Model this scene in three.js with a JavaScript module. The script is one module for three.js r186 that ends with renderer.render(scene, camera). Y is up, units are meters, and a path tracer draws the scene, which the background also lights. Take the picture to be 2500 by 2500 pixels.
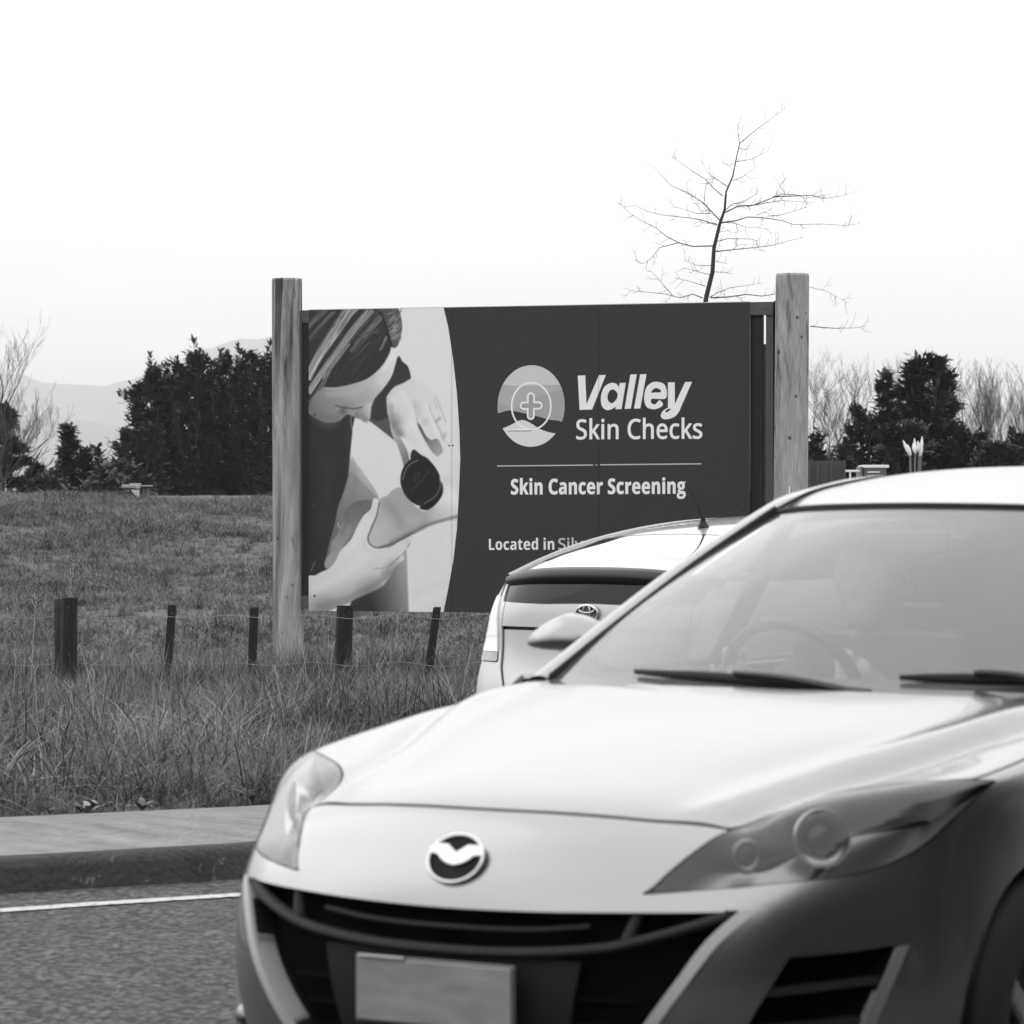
import * as THREE from 'three';
import { mergeGeometries } from 'three/addons/utils/BufferGeometryUtils.js';
import { RoundedBoxGeometry } from 'three/addons/geometries/RoundedBoxGeometry.js';
import { MarchingCubes } from 'three/addons/objects/MarchingCubes.js';
import { ImprovedNoise } from 'three/addons/math/ImprovedNoise.js';

// ---------- camera, sky, sun, exposure ----------
const EYE = 1.386;                                   // metres above the road at the nearer car
const scene = new THREE.Scene();
const camera = new THREE.PerspectiveCamera(16.83, 1, 0.1, 40000);
camera.position.set(0, EYE, 0);
camera.rotation.x = -0.0012;
camera.focus = 27; camera.userData.fStop = 9;      // focused on the billboard, the nearer car a little soft
const renderer = new THREE.WebGLRenderer({ antialias: true });
renderer.toneMapping = THREE.LinearToneMapping;
renderer.toneMappingExposure = 1.0;
renderer.shadowMap.enabled = true;
const SUN = new THREE.Vector3(-0.75, 0.60, -0.35).normalize();
{
  // an overcast sky: paler and brighter towards the zenith and round the hidden sun, soft cloud
  const W = 1024, H = 512, data = new Float32Array(W * H * 4), noise = new ImprovedNoise();
  for (let j = 0; j < H; j++) for (let i = 0; i < W; i++) {
    const el = ((j + 0.5) / H - 0.5) * Math.PI, az = ((i + 0.5) / W - 0.5) * 2 * Math.PI, x = Math.cos(az) * Math.cos(el), z = Math.sin(az) * Math.cos(el), y = Math.sin(el);
    const k = 1 / (Math.max(y, 0) + 0.12), cx = x * k, cz = z * k;
    let f = 0; for (let o = 0, a = 0.5, s = 1.1; o < 4; o++, a *= 0.5, s *= 2.1) f += a * noise.noise(cx * s + 7, cz * s * 1.7 + 3, o * 9.3);
    const glow = Math.exp(-((Math.acos(clamp(x * SUN.x + y * SUN.y + z * SUN.z, -1, 1)) / 0.75) ** 2));
    let L = 1.36 * (1 + 0.48 * sstep(.05, .45, y)) * (1 + 0.2 * f * sstep(0, .05, y)) * (1 + 0.15 * glow * sstep(-.05, .3, y));
    if (y < 0) L = lerp(L, 0.25, sstep(0, -0.1, y));
    const o = (j * W + i) * 4; data[o] = L; data[o + 1] = L; data[o + 2] = L; data[o + 3] = 1;
  }
  const sky = new THREE.DataTexture(data, W, H, THREE.RGBAFormat, THREE.FloatType);
  sky.mapping = THREE.EquirectangularReflectionMapping; sky.magFilter = THREE.LinearFilter; sky.needsUpdate = true;
  scene.background = sky; scene.environment = sky;
}
const sun = new THREE.DirectionalLight(0xfffaf2, 0.5);
sun.position.copy(SUN).multiplyScalar(60).add(new THREE.Vector3(0, 0, -18)); sun.target.position.set(0, 0, -18);
sun.castShadow = true; sun.shadow.radius = 110; sun.shadow.mapSize.set(2048, 2048);
Object.assign(sun.shadow.camera, { left: -30, right: 30, top: 30, bottom: -30, near: 1, far: 160 });
scene.add(sun, sun.target);

// ---------- naming helpers ----------
const taken = new Map();
function numbered(name) { const n = taken.get(name) || 0; taken.set(name, n + 1); return n ? name + '_' + String(n).padStart(3, '0') : name; }
function tag(o, label, category, group) { o.userData.label = label; o.userData.category = category; if (group) o.userData.group = group; return o; }
function thing(name, label, category, group) { const g = new THREE.Group(); g.name = numbered(name); scene.add(g); return tag(g, label, category, group); }
function part(name, geometry, material, parent) { const m = new THREE.Mesh(geometry, material); m.name = name; m.castShadow = m.receiveShadow = true; parent.add(m); return m; }
function structure(name, geometry, material) { const m = new THREE.Mesh(geometry, material); m.name = numbered(name); m.castShadow = m.receiveShadow = true; m.userData.kind = 'structure'; scene.add(m); return m; }
// world point from x to the right, d metres ahead of the camera, h up
const at = (x, d, h) => new THREE.Vector3(x, h, -d);
// grey paint: a linear base colour
const grey = (v) => new THREE.Color().setRGB(v, v, v);
const mat = (v, rough = 0.8, more = {}) => new THREE.MeshStandardMaterial({ color: grey(v), roughness: rough, ...more });
// speckled grey texture: value noise octaves plus blots, mean 1, as a tinting map
const N3 = new ImprovedNoise();
function grainTexture(size, make, srgb = true) {
  const d = new Uint8Array(size * size * 4);
  for (let j = 0; j < size; j++) for (let i = 0; i < size; i++) { const v = clamp(make(i / size, j / size) * 255, 0, 255), o = (j * size + i) * 4; d[o] = d[o + 1] = d[o + 2] = v; d[o + 3] = 255; }
  const t = new THREE.DataTexture(d, size, size); t.wrapS = t.wrapT = THREE.RepeatWrapping; t.magFilter = THREE.LinearFilter; t.minFilter = THREE.LinearMipmapLinearFilter; t.generateMipmaps = true;
  if (srgb) t.colorSpace = THREE.SRGBColorSpace; t.needsUpdate = true; return t;
}
// tileable fractal noise in 0..1
function tnoise(u, v, f, oct = 4, seed = 0) {
  let s = 0, a = 0.5, n = 0;
  for (let o = 0; o < oct; o++, a *= 0.55, f *= 2) {
    const A = 2 * Math.PI, r = f / A;
    s += a * N3.noise(Math.cos(u * A) * r + seed, Math.sin(u * A) * r + Math.cos(v * A) * r * 1.0 + o * 5.1, Math.sin(v * A) * r + seed * 1.7); n += a;
  }
  return 0.5 + 0.5 * s / n;
}
// tapered tube through points [x, y, z, radius]
function limb(P, sides = 6) {
  const pos = [], idx = [], V = P.map((p) => new THREE.Vector3(p[0], p[1], p[2])), up = new THREE.Vector3(), e = new THREE.Vector3(), f = new THREE.Vector3(), t = new THREE.Vector3();
  for (let i = 0; i < P.length; i++) {
    t.subVectors(V[Math.min(P.length - 1, i + 1)], V[Math.max(0, i - 1)]).normalize();
    up.set(0, 0, 1); if (Math.abs(t.z) > 0.9) up.set(1, 0, 0);
    e.crossVectors(t, up).normalize(); f.crossVectors(t, e);
    for (let k = 0; k < sides; k++) { const q = (k / sides) * 2 * Math.PI, c = Math.cos(q) * P[i][3], s = Math.sin(q) * P[i][3]; pos.push(V[i].x + e.x * c + f.x * s, V[i].y + e.y * c + f.y * s, V[i].z + e.z * c + f.z * s); }
    if (i) for (let k = 0; k < sides; k++) { const a = (i - 1) * sides + k, b = (i - 1) * sides + (k + 1) % sides, c = a + sides, d = b + sides; idx.push(a, c, b, b, c, d); }
  }
  return { pos, idx };
}
function limbs(list, sides) {
  const pos = [], idx = [];
  for (const P of list) { const l = limb(P, sides), b = pos.length / 3; for (const x of l.pos) pos.push(x); for (const i of l.idx) idx.push(i + b); }
  const g = new THREE.BufferGeometry(); g.setAttribute('position', new THREE.Float32BufferAttribute(pos, 3)); g.setIndex(idx); g.computeVertexNormals(); return g;
}
const box = (w, h, d, x = 0, y = 0, z = 0) => new THREE.BoxGeometry(w, h, d).translate(x, y, z);
const rbox = (w, h, d, r, x = 0, y = 0, z = 0, seg = 2) => new RoundedBoxGeometry(w, h, d, seg, r).translate(x, y, z);
const merge = (list) => mergeGeometries(list.map((g) => { const n = g.index ? g.toNonIndexed() : g; for (const k of Object.keys(n.attributes)) if (!['position', 'normal', 'uv'].includes(k)) n.deleteAttribute(k); return n; }));
// ---------- small maths helpers ----------
function rngOf(seed) { let s = seed >>> 0; return () => { s = (s + 0x6d2b79f5) | 0; let t = Math.imul(s ^ (s >>> 15), 1 | s); t = (t + Math.imul(t ^ (t >>> 7), 61 | t)) ^ t; return ((t ^ (t >>> 14)) >>> 0) / 4294967296; }; }
function clamp(x, a, b) { return Math.min(b, Math.max(a, x)); }
function lerp(a, b, t) { return a + (b - a) * t; }
function sstep(a, b, x) { const t = clamp((x - a) / (b - a), 0, 1); return t * t * (3 - 2 * t); }
// natural cubic spline through equally spaced points (arrays of numbers)
function spline(P) {
  const n = P.length, k = P[0].length, M = [];
  for (let c = 0; c < k; c++) {
    const y = P.map((p) => p[c]), m = new Float64Array(n), d = new Float64Array(n), g = new Float64Array(n);
    for (let i = 1; i < n - 1; i++) {
      const w = 4 - (i > 1 ? g[i - 1] : 0);
      g[i] = 1 / w; d[i] = (6 * (y[i + 1] - 2 * y[i] + y[i - 1]) - (i > 1 ? d[i - 1] : 0)) / w;
    }
    for (let i = n - 2; i > 0; i--) m[i] = d[i] - g[i] * m[i + 1];
    M.push({ y, m });
  }
  return (t) => {
    const i = clamp(Math.floor(t), 0, n - 2), f = t - i, e = 1 - f;
    return M.map(({ y, m }) => e * y[i] + f * y[i + 1] + ((e * e * e - e) * m[i] + (f * f * f - f) * m[i + 1]) / 6);
  };
}
// ---------- panels: meshes {v: [[x,y,z,nx,ny,nz], ...], t: [i,j,k, ...]} cut out of smooth sheets ----------
// rows of [a, y, z] from the centre line outwards; mirrored = true adds the other half of the car
function sheet(rows, nu, nv, { mirrored = true, warp = null, flip = false } = {}) {
  const full = rows.map((r) => (mirrored ? [...r.slice(1).reverse().map(([a, y, z]) => [a, -y, z]), ...r] : r));
  const across = full.map(spline), nc = full[0].length - 1, nr = full.length - 1, P = [];
  for (let i = 0; i <= nu; i++) {
    const along = spline(across.map((s) => s((i / nu) * nc))), col = [];
    for (let j = 0; j <= nv; j++) { const p = along((j / nv) * nr); if (warp) warp(p); col.push(p); }
    P.push(col);
  }
  const v = [], t = [], sub = (p, q) => [p[0] - q[0], p[1] - q[1], p[2] - q[2]];
  for (let i = 0; i <= nu; i++) for (let j = 0; j <= nv; j++) {
    const e = sub(P[Math.min(nu, i + 1)][j], P[Math.max(0, i - 1)][j]), f = sub(P[i][Math.min(nv, j + 1)], P[i][Math.max(0, j - 1)]);
    let n = [e[1] * f[2] - e[2] * f[1], e[2] * f[0] - e[0] * f[2], e[0] * f[1] - e[1] * f[0]];
    const l = (Math.hypot(...n) || 1) * (flip ? -1 : 1);
    v.push([...P[i][j], n[0] / l, n[1] / l, n[2] / l, mirrored ? Math.abs((i / nu) * nc - nc / 2) : (i / nu) * nc, (j / nv) * nr]);
  }
  const id = (i, j) => i * (nv + 1) + j;
  for (let i = 0; i < nu; i++) for (let j = 0; j < nv; j++) {
    const a = id(i, j), b = id(i + 1, j), c = id(i + 1, j + 1), d = id(i, j + 1);
    if (flip) t.push(a, c, b, a, d, c); else t.push(a, b, c, a, c, d);
  }
  return { v, t };
}
// splits a mesh where the field f(vertex) changes sign: [f < 0, f > 0]
function cut(m, f) {
  const val = m.v.map(f), out = [{ v: [], t: [] }, { v: [], t: [] }], maps = [new Map(), new Map()];
  const put = (s, key, make) => { let i = maps[s].get(key); if (i === undefined) { i = out[s].v.length; out[s].v.push(make()); maps[s].set(key, i); } return i; };
  const edge = (s, i, j) => put(s, i < j ? i + '_' + j : j + '_' + i, () => { if (i > j) [i, j] = [j, i]; const t = val[i] / (val[i] - val[j]); return m.v[i].map((x, k) => x + (m.v[j][k] - x) * t); });
  for (let k = 0; k < m.t.length; k += 3) {
    const tri = [m.t[k], m.t[k + 1], m.t[k + 2]];
    for (const s of [0, 1]) {
      const sign = s ? 1 : -1, poly = [];
      for (let e = 0; e < 3; e++) {
        const i = tri[e], j = tri[(e + 1) % 3], a = val[i] * sign, b = val[j] * sign;
        if (a >= 0) poly.push(put(s, i, () => m.v[i].slice()));
        if ((a >= 0) !== (b >= 0)) poly.push(edge(s, i, j));
      }
      for (let e = 1; e + 1 < poly.length; e++) out[s].t.push(poly[0], poly[e], poly[e + 1]);
    }
  }
  return out;
}
const inside = (m, f) => cut(m, f)[0], outside = (m, f) => cut(m, f)[1];
const offset = (m, d) => ({ v: m.v.map((p) => [p[0] + p[3] * d, p[1] + p[4] * d, p[2] + p[5] * d, p[3], p[4], p[5]]), t: m.t.slice() });
// folds the open edge of a panel inwards by d, so that it has a visible thickness
function rim(m, d) {
  const seen = new Map(), n = m.t.length;
  for (let k = 0; k < n; k += 3) for (let e = 0; e < 3; e++) { const i = m.t[k + e], j = m.t[k + (e + 1) % 3]; seen.set(i + '_' + j, [i, j]); }
  const o = { v: m.v.slice(), t: m.t.slice() };
  for (const [i, j] of [...seen.values()]) if (!seen.has(j + '_' + i)) {
    const a = m.v[i], b = m.v[j], q = o.v.length, f = [b[0] - a[0], b[1] - a[1], b[2] - a[2]];
    let w = [f[1] * a[5] - f[2] * a[4], f[2] * a[3] - f[0] * a[5], f[0] * a[4] - f[1] * a[3]];
    const l = Math.hypot(...w) || 1; w = w.map((x) => x / l);
    const low = (p) => [p[0] - p[3] * d, p[1] - p[4] * d, p[2] - p[5] * d, ...w];
    o.v.push([a[0], a[1], a[2], ...w], [b[0], b[1], b[2], ...w], low(b), low(a));
    o.t.push(q, q + 2, q + 1, q, q + 3, q + 2);
  }
  return o;
}
const join = (...ms) => { const o = { v: [], t: [] }; for (const m of ms) { const b = o.v.length; for (const p of m.v) o.v.push(p); for (const i of m.t) o.t.push(i + b); } return o; };
// signed distance to a closed polygon, negative inside
function sdPoly(P, x, y) {
  let d = 1e9, s = 1;
  for (let i = 0, j = P.length - 1; i < P.length; j = i++) {
    const ex = P[j][0] - P[i][0], ey = P[j][1] - P[i][1], wx = x - P[i][0], wy = y - P[i][1], t = clamp((wx * ex + wy * ey) / (ex * ex + ey * ey || 1e-12), 0, 1);
    d = Math.min(d, (wx - ex * t) ** 2 + (wy - ey * t) ** 2);
    const c1 = y >= P[i][1], c2 = y < P[j][1], c3 = ex * wy > ey * wx;
    if ((c1 && c2 && c3) || (!c1 && !c2 && !c3)) s = -s;
  }
  return s * Math.sqrt(d);
}
// closed smooth outline through the given points (Catmull-Rom); a third entry of 1 marks a sharp corner
function smoothLoop(P, n = 8) {
  const o = [], N = P.length, g = (i) => P[(i + N) % N];
  for (let i = 0; i < N; i++) {
    const b = g(i), c = g(i + 1), a = b[2] ? b : g(i - 1), d = c[2] ? c : g(i + 2);
    for (let k = 0; k < n; k++) {
      const t = k / n, t2 = t * t, t3 = t2 * t;
      o.push([0, 1].map((q) => 0.5 * (2 * b[q] + (c[q] - a[q]) * t + (2 * a[q] - 5 * b[q] + 4 * c[q] - d[q]) * t2 + (3 * b[q] - a[q] - 3 * c[q] + d[q]) * t3)));
    }
  }
  return o;
}
// ---------- the setting: road, kerb, verge and field, hills ----------
const roadHeight = (d) => -0.14 * sstep(10, 18, d);
// face of the kerb and back of the concrete strip, [x, d] from left to right and then away round the corner
const KERB = [[-60, -33.7], [-20, -1.7], [-8, 7.9], [-4.5, 10.7], [-3, 11.88], [-1.89, 12.78], [-1.08, 13.43], [-.82, 13.85], [-.7, 14.5], [-.68, 15.3], [-.68, 16.2], [-.6, 17.0], [-.35, 17.8], [.6, 19.2], [3.5, 23.5], [12, 36.2], [60, 108]];
const BACK = [[-60, -29.9], [-20, 1.1], [-8, 10.4], [-4.5, 13.13], [-3, 14.29], [-2.2, 14.9], [-1.17, 15.7], [-1.0, 15.87], [-.91, 16.1], [-.87, 16.4], [-.85, 16.7], [-.77, 17.15], [-.5, 17.95], [.45, 19.32], [3.35, 23.6], [11.85, 36.3], [59.8, 108]];
function densify(P, step) {
  const o = [];
  for (let i = 0; i + 1 < P.length; i++) {
    const a = P[Math.max(0, i - 1)], b = P[i], c = P[i + 1], d = P[Math.min(P.length - 1, i + 2)], L = Math.hypot(c[0] - b[0], c[1] - b[1]), n = Math.max(1, Math.min(40, Math.round(L / step)));
    for (let k = 0; k < n; k++) {
      const t = k / n, near = Math.hypot(b[0], b[1] - 15) < 14;
      o.push(near ? [0, 1].map((q) => { const m0 = (c[q] - a[q]) / (Math.hypot(c[0] - a[0], c[1] - a[1]) || 1) * L, m1 = (d[q] - b[q]) / (Math.hypot(d[0] - b[0], d[1] - b[1]) || 1) * L, t2 = t * t, t3 = t2 * t; return (2 * t3 - 3 * t2 + 1) * b[q] + (t3 - 2 * t2 + t) * m0 + (3 * t2 - 2 * t3) * c[q] + (t3 - t2) * m1; }) : [lerp(b[0], c[0], t), lerp(b[1], c[1], t)]);
    }
  }
  o.push(P[P.length - 1]); return o;
}
const kerbLine = densify(KERB, .25), backLine = densify(BACK, .25);
const roadside = [...kerbLine, [200, 108], [200, -80], [-60, -80]], paved = [...backLine, [200, 108], [200, -80], [-60, -80]];
function noiseAt(x, y, s, seed = 0) { return N3.noise(x * s + seed * 3.1, y * s + 17.7, seed); }
function groundHeight(x, d) {
  const base = lerp(roadHeight(d) + .125, .03, sstep(19, 25, d));
  const bank = 1.52 * sstep(27.5, 58, d) - .25 * Math.exp(-((d - 40) ** 2) / 60) * 0;
  let h = base + bank + .05 * noiseAt(x, d, .35, 1) * sstep(16, 22, d) + .10 * noiseAt(x, d, .13, 2) * sstep(28, 40, d) + .03 * noiseAt(x, d, 1.3, 3) * sstep(15, 18, d);
  h -= .9 * sstep(62, 120, d);
  return h;
}
{
  const noise1 = (u, v) => tnoise(u, v, 5, 4, 1), mk = (f) => grainTexture(512, f);
  // wide ground sheet to the horizon
  const g = new THREE.PlaneGeometry(60000, 60000, 8, 8).rotateX(-Math.PI / 2); g.translate(0, -.6, 0);
  structure('ground', g, mat(.05, 1));
  // verge and field
  const xs = [], ds = [];
  for (let x = -70; x < -8; x += 2) xs.push(x); for (let x = -8; x < 8; x += .12) xs.push(x); for (let x = 8; x <= 90; x += 2) xs.push(x);
  for (let d = 9; d < 13; d += .5) ds.push(d); for (let d = 13; d < 20; d += .12) ds.push(d); for (let d = 20; d < 64; d += .35) ds.push(d); for (let d = 64; d <= 260; d += 6) ds.push(d);
  const pos = [], uv = [], idx = [];
  for (const d of ds) for (const x of xs) {
    const s = (x < 30 && d < 40) ? sdPoly(paved, x, d) : (x > 8 && d < 110 && sdPoly(paved, x, d) < 0 ? -1 : 1);
    pos.push(x, s < .03 ? lerp(-.35, groundHeight(x, d), sstep(-.12, .03, s)) : groundHeight(x, d), -d); uv.push(x / 6, d / 6);
  }
  for (let j = 0; j + 1 < ds.length; j++) for (let i = 0; i + 1 < xs.length; i++) { const a = j * xs.length + i, b = a + 1, c = a + xs.length; idx.push(a, b, c, b, c + 1, c); }
  const t = new THREE.BufferGeometry(); t.setAttribute('position', new THREE.Float32BufferAttribute(pos, 3)); t.setAttribute('uv', new THREE.Float32BufferAttribute(uv, 2)); t.setIndex(idx); t.computeVertexNormals();
  const soil = mk((u, v) => .40 + .30 * tnoise(u, v, 6, 5, 3) + .14 * (tnoise(u, v, 60, 2, 5) - .5));
  structure('field', t, new THREE.MeshStandardMaterial({ color: grey(.34), map: soil, roughness: 1, bumpMap: grainTexture(512, (u, v) => tnoise(u, v, 90, 3, 8), false), bumpScale: .05 }));

  // road
  const strip = (A, B, ha, hb, name, material, scale = 1) => {                     // sheet between two lines of equal count
    const p = [], q = [], ix = []; let run = 0;
    A.forEach((a, i) => { if (i) run += Math.hypot(a[0] - A[i - 1][0], a[1] - A[i - 1][1]); const b = B[i]; p.push(a[0], ha(a), -a[1], b[0], hb(b), -b[1]); q.push(run * scale, 0, run * scale, Math.hypot(a[0] - b[0], a[1] - b[1]) * scale); if (i) { const o = 2 * i - 2; ix.push(o, o + 2, o + 1, o + 1, o + 2, o + 3); } });
    const s = new THREE.BufferGeometry(); s.setAttribute('position', new THREE.Float32BufferAttribute(p, 3)); s.setAttribute('uv', new THREE.Float32BufferAttribute(q, 2)); s.setIndex(ix); s.computeVertexNormals(); return name ? structure(name, s, material) : s;
  };
  const rn = rngOf(5), chips = [];
  for (let i = 0; i < 9000; i++) chips.push([rn(), rn(), .4 + .6 * rn(), rn()]);
  const S = 1024, field = new Float32Array(S * S).fill(.30), high = new Float32Array(S * S).fill(.25);
  for (const [cx, cy, r, tone] of [...chips, ...chips.map(([a, b, c, e]) => [(a + .371) % 1, (b + .613) % 1, c * .8, (e + .5) % 1])]) {
    const R = 3 + 5 * r, X = Math.floor(cx * S), Y = Math.floor(cy * S), v = .38 + .56 * tone;
    for (let j = -8; j <= 8; j++) for (let i = -8; i <= 8; i++) { const q = Math.hypot(i, j * (1 + tone * .5)); if (q < R) { const o = ((Y + j + S) % S) * S + (X + i + S) % S, hgt = .35 + .65 * Math.sqrt(1 - q / R); if (hgt > high[o]) { high[o] = hgt; field[o] = v; } } }
  }
  const pick = (arr) => (u, v) => arr[Math.floor(v * S) % S * S + Math.floor(u * S) % S];
  const roadMap = grainTexture(S, (u, v) => pick(field)(u, v) * (.78 + .44 * tnoise(u, v, 4, 4, 11)) ), roadBump = grainTexture(S, pick(high), false);
  const R = []; for (let d = -70; d <= 110; d += d > 4 && d < 24 ? .4 : 2) R.push(d);
  // the carriageway: rows of constant d from the kerb to the far right
  const rows = R.map((d) => { let x = -60; for (let i = 0; i + 1 < kerbLine.length; i++) { const a = kerbLine[i], b = kerbLine[i + 1]; if ((a[1] - d) * (b[1] - d) <= 0 && a[1] !== b[1]) { x = lerp(a[0], b[0], (d - a[1]) / (b[1] - a[1])); } } return [x - .03, d]; });
  const rp = [], ru = [], ri = [], NX = 24;
  rows.forEach(([x0, d], j) => { for (let i = 0; i <= NX; i++) { const x = lerp(x0, Math.max(60, x0 + 40), (i / NX) ** 1.6); rp.push(x, roadHeight(d), -d); ru.push(x / 2.5, d / 2.5); if (j && i < NX) { const a = (j - 1) * (NX + 1) + i, b = a + NX + 1; ri.push(a, b, a + 1, a + 1, b, b + 1); } } });
  const rg = new THREE.BufferGeometry(); rg.setAttribute('position', new THREE.Float32BufferAttribute(rp, 3)); rg.setAttribute('uv', new THREE.Float32BufferAttribute(ru, 2)); rg.setIndex(ri); rg.computeVertexNormals();
  structure('road', rg, new THREE.MeshStandardMaterial({ color: grey(.20), map: roadMap, roughness: .92, bumpMap: roadBump, bumpScale: .03 }));
  // edge line, worn paint over the chips, 0.45 m out from the kerb
  const normalAt = (L, i) => { const a = L[Math.max(0, i - 1)], b = L[Math.min(L.length - 1, i + 1)], l = Math.hypot(b[0] - a[0], b[1] - a[1]); return [(b[1] - a[1]) / l, -(b[0] - a[0]) / l]; };
  const off = (L, m) => L.map((p, i) => { const n = normalAt(L, i); return [p[0] + n[0] * m, p[1] + n[1] * m]; });
  const upTo = kerbLine.filter((p) => p[0] < -.8 && p[1] < 13.6), rl = rngOf(77), fine = [];
  upTo.forEach((p, i) => { if (i) for (let k = 0; k < 8; k++) fine.push([lerp(upTo[i - 1][0], p[0], k / 8), lerp(upTo[i - 1][1], p[1], k / 8)]); });
  const jag = () => (rl() - .5) * .016;
  const A = off(fine, .55).map((p) => [p[0], p[1] + jag()]), B = off(fine, .665).map((p) => [p[0], p[1] + jag()]);
  strip(A, B, (p) => roadHeight(p[1]) + .005, (p) => roadHeight(p[1]) + .005, 'edge_line', new THREE.MeshStandardMaterial({ color: grey(.58), map: grainTexture(256, (u, v) => .80 + .18 * tnoise(u, v, 9, 3, 4) - (tnoise(u, v, 30, 2, 9) > .66 ? .4 : 0)), roughness: .8 }), 1.6);
  // kerb face with a rounded shoulder, and the concrete strip behind it
  const kerbTop = (p) => roadHeight(p[1]) + .135;
  const prof = [[0, -.05], [.004, .085], [.012, .112], [.03, .128], [.055, .135]];
  const lines = prof.map(([m]) => off(kerbLine, -m));
  const kp = [], ku = [], ki = []; let run = 0;
  kerbLine.forEach((c, i) => { if (i) run += Math.hypot(c[0] - kerbLine[i - 1][0], c[1] - kerbLine[i - 1][1]); prof.forEach(([m, h], k) => { const p = lines[k][i], wob = .004 * noiseAt(run, k, 1.7, 5); kp.push(p[0], roadHeight(c[1]) + h + wob, -p[1] + wob); ku.push(run / 1.1, (h + m) / 1.1); if (i && k < prof.length - 1) { const a = (i - 1) * prof.length + k, b = a + prof.length; ki.push(a, b, a + 1, a + 1, b, b + 1); } }); });
  const kg = new THREE.BufferGeometry(); kg.setAttribute('position', new THREE.Float32BufferAttribute(kp, 3)); kg.setAttribute('uv', new THREE.Float32BufferAttribute(ku, 2)); kg.setIndex(ki); kg.computeVertexNormals();
  const grime = grainTexture(512, (u, v) => { const q = tnoise(u, v, 8, 5, 21); return .33 + .22 * q + (tnoise(u, v, 22, 3, 31) > .68 ? .25 : 0) + .1 * (tnoise(u, v, 80, 2, 2) - .5); });
  structure('kerb', kg, new THREE.MeshStandardMaterial({ color: grey(.31), map: grime, roughness: .95, bumpMap: grainTexture(256, (u, v) => tnoise(u, v, 40, 3, 6), false), bumpScale: .01 }));
  const n = 160, pickLine = (L, t) => { const s = t * (L.length - 1), i = Math.min(L.length - 2, Math.floor(s)); return [lerp(L[i][0], L[i + 1][0], s - i), lerp(L[i][1], L[i + 1][1], s - i)]; };
  const inner = lines[prof.length - 1], near = inner.map((p) => { let b = backLine[0], q = 1e9; for (const c of backLine) { const l = (c[0] - p[0]) ** 2 + (c[1] - p[1]) ** 2; if (l < q) { q = l; b = c; } } return b; });
  const conc = grainTexture(512, (u, v) => { const streak = tnoise(u, v * .25, 14, 4, 41), blot = tnoise(u, v, 26, 3, 14); return .50 + .36 * streak + .24 * (blot - .5) - (blot > .68 ? .14 : 0) + .1 * (tnoise(u, v, 90, 2, 15) - .5); });
  // walk both lines by arc length so the strip keeps its width
  strip(kerbLine.map((_, i) => inner[i]), near, kerbTop, (p) => kerbTop(p) + .012, 'footpath', new THREE.MeshStandardMaterial({ color: grey(.38), map: conc, roughness: .95, bumpMap: grainTexture(256, (u, v) => tnoise(u, v, 30, 3, 16), false), bumpScale: .012 }), .45);

  // far hills, ridge lines at their real distances
  const hill = (D, deep, prof2, seed, shade) => {
    const p = [], ix = [], nx = 260, ny = 12, x0 = -.34, x1 = .34;
    for (let j = 0; j <= ny; j++) for (let i = 0; i <= nx; i++) {
      const k = lerp(x0, x1, i / nx), back = j / ny, D1 = D - deep * (1 - back), c = prof2.findIndex((q) => q[0] > k), a = prof2[Math.max(0, c - 1)] || prof2[0], b = prof2[c < 0 ? prof2.length - 1 : c], t = b[0] === a[0] ? 0 : sstep(0, 1, (k - a[0]) / (b[0] - a[0]));
      const ridge = lerp(a[1], b[1], clamp(t, 0, 1)) * D * (1 + .05 * N3.noise(k * 60, seed, 0) + .02 * N3.noise(k * 210, seed, 3));
      p.push(k * D, back === 1 ? ridge : ridge * (back ** 1.1) * (1 + .12 * N3.noise(k * 40, back * 5, seed)) - 2, -D1);
      if (j && i < nx) { const q = (j - 1) * (nx + 1) + i; ix.push(q, q + 1, q + nx + 1, q + 1, q + nx + 2, q + nx + 1); }
    }
    const b = p.length / 3; for (let i = 0; i <= nx; i++) { p.push(p[(ny * (nx + 1) + i) * 3], -2, -(D + deep)); if (i < nx) { const q = ny * (nx + 1) + i; ix.push(q, q + 1, b + i, q + 1, b + i + 1, b + i); } }
    const h = new THREE.BufferGeometry(); h.setAttribute('position', new THREE.Float32BufferAttribute(p, 3)); h.setIndex(ix); h.computeVertexNormals(); structure('hill', h, mat(shade, 1));
  };
  const px = (x, y) => [(x - 1250) / 8450, (1240 - y) / 8450];
  hill(12000, 3500, [px(-900, 960), px(-200, 890), px(40, 915), px(110, 935), px(200, 935), px(255, 940), px(310, 932), px(400, 890), px(500, 852), px(600, 822), px(700, 815), px(900, 850), px(1300, 930), px(1700, 1080), px(2000, 1200), px(3400, 1190)], 4, .14);
  hill(7500, 2000, [px(-900, 1040), px(0, 1012), px(120, 1018), px(160, 1030), px(185, 1020), px(230, 1028), px(255, 1035), px(345, 1042), px(500, 1010), px(700, 1040), px(1000, 1110), px(1500, 1200), px(2000, 1226), px(3400, 1226)], 9, .14);
}
scene.fog = new THREE.FogExp2(new THREE.Color().setRGB(.995, .995, .995), 0.00013);
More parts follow.
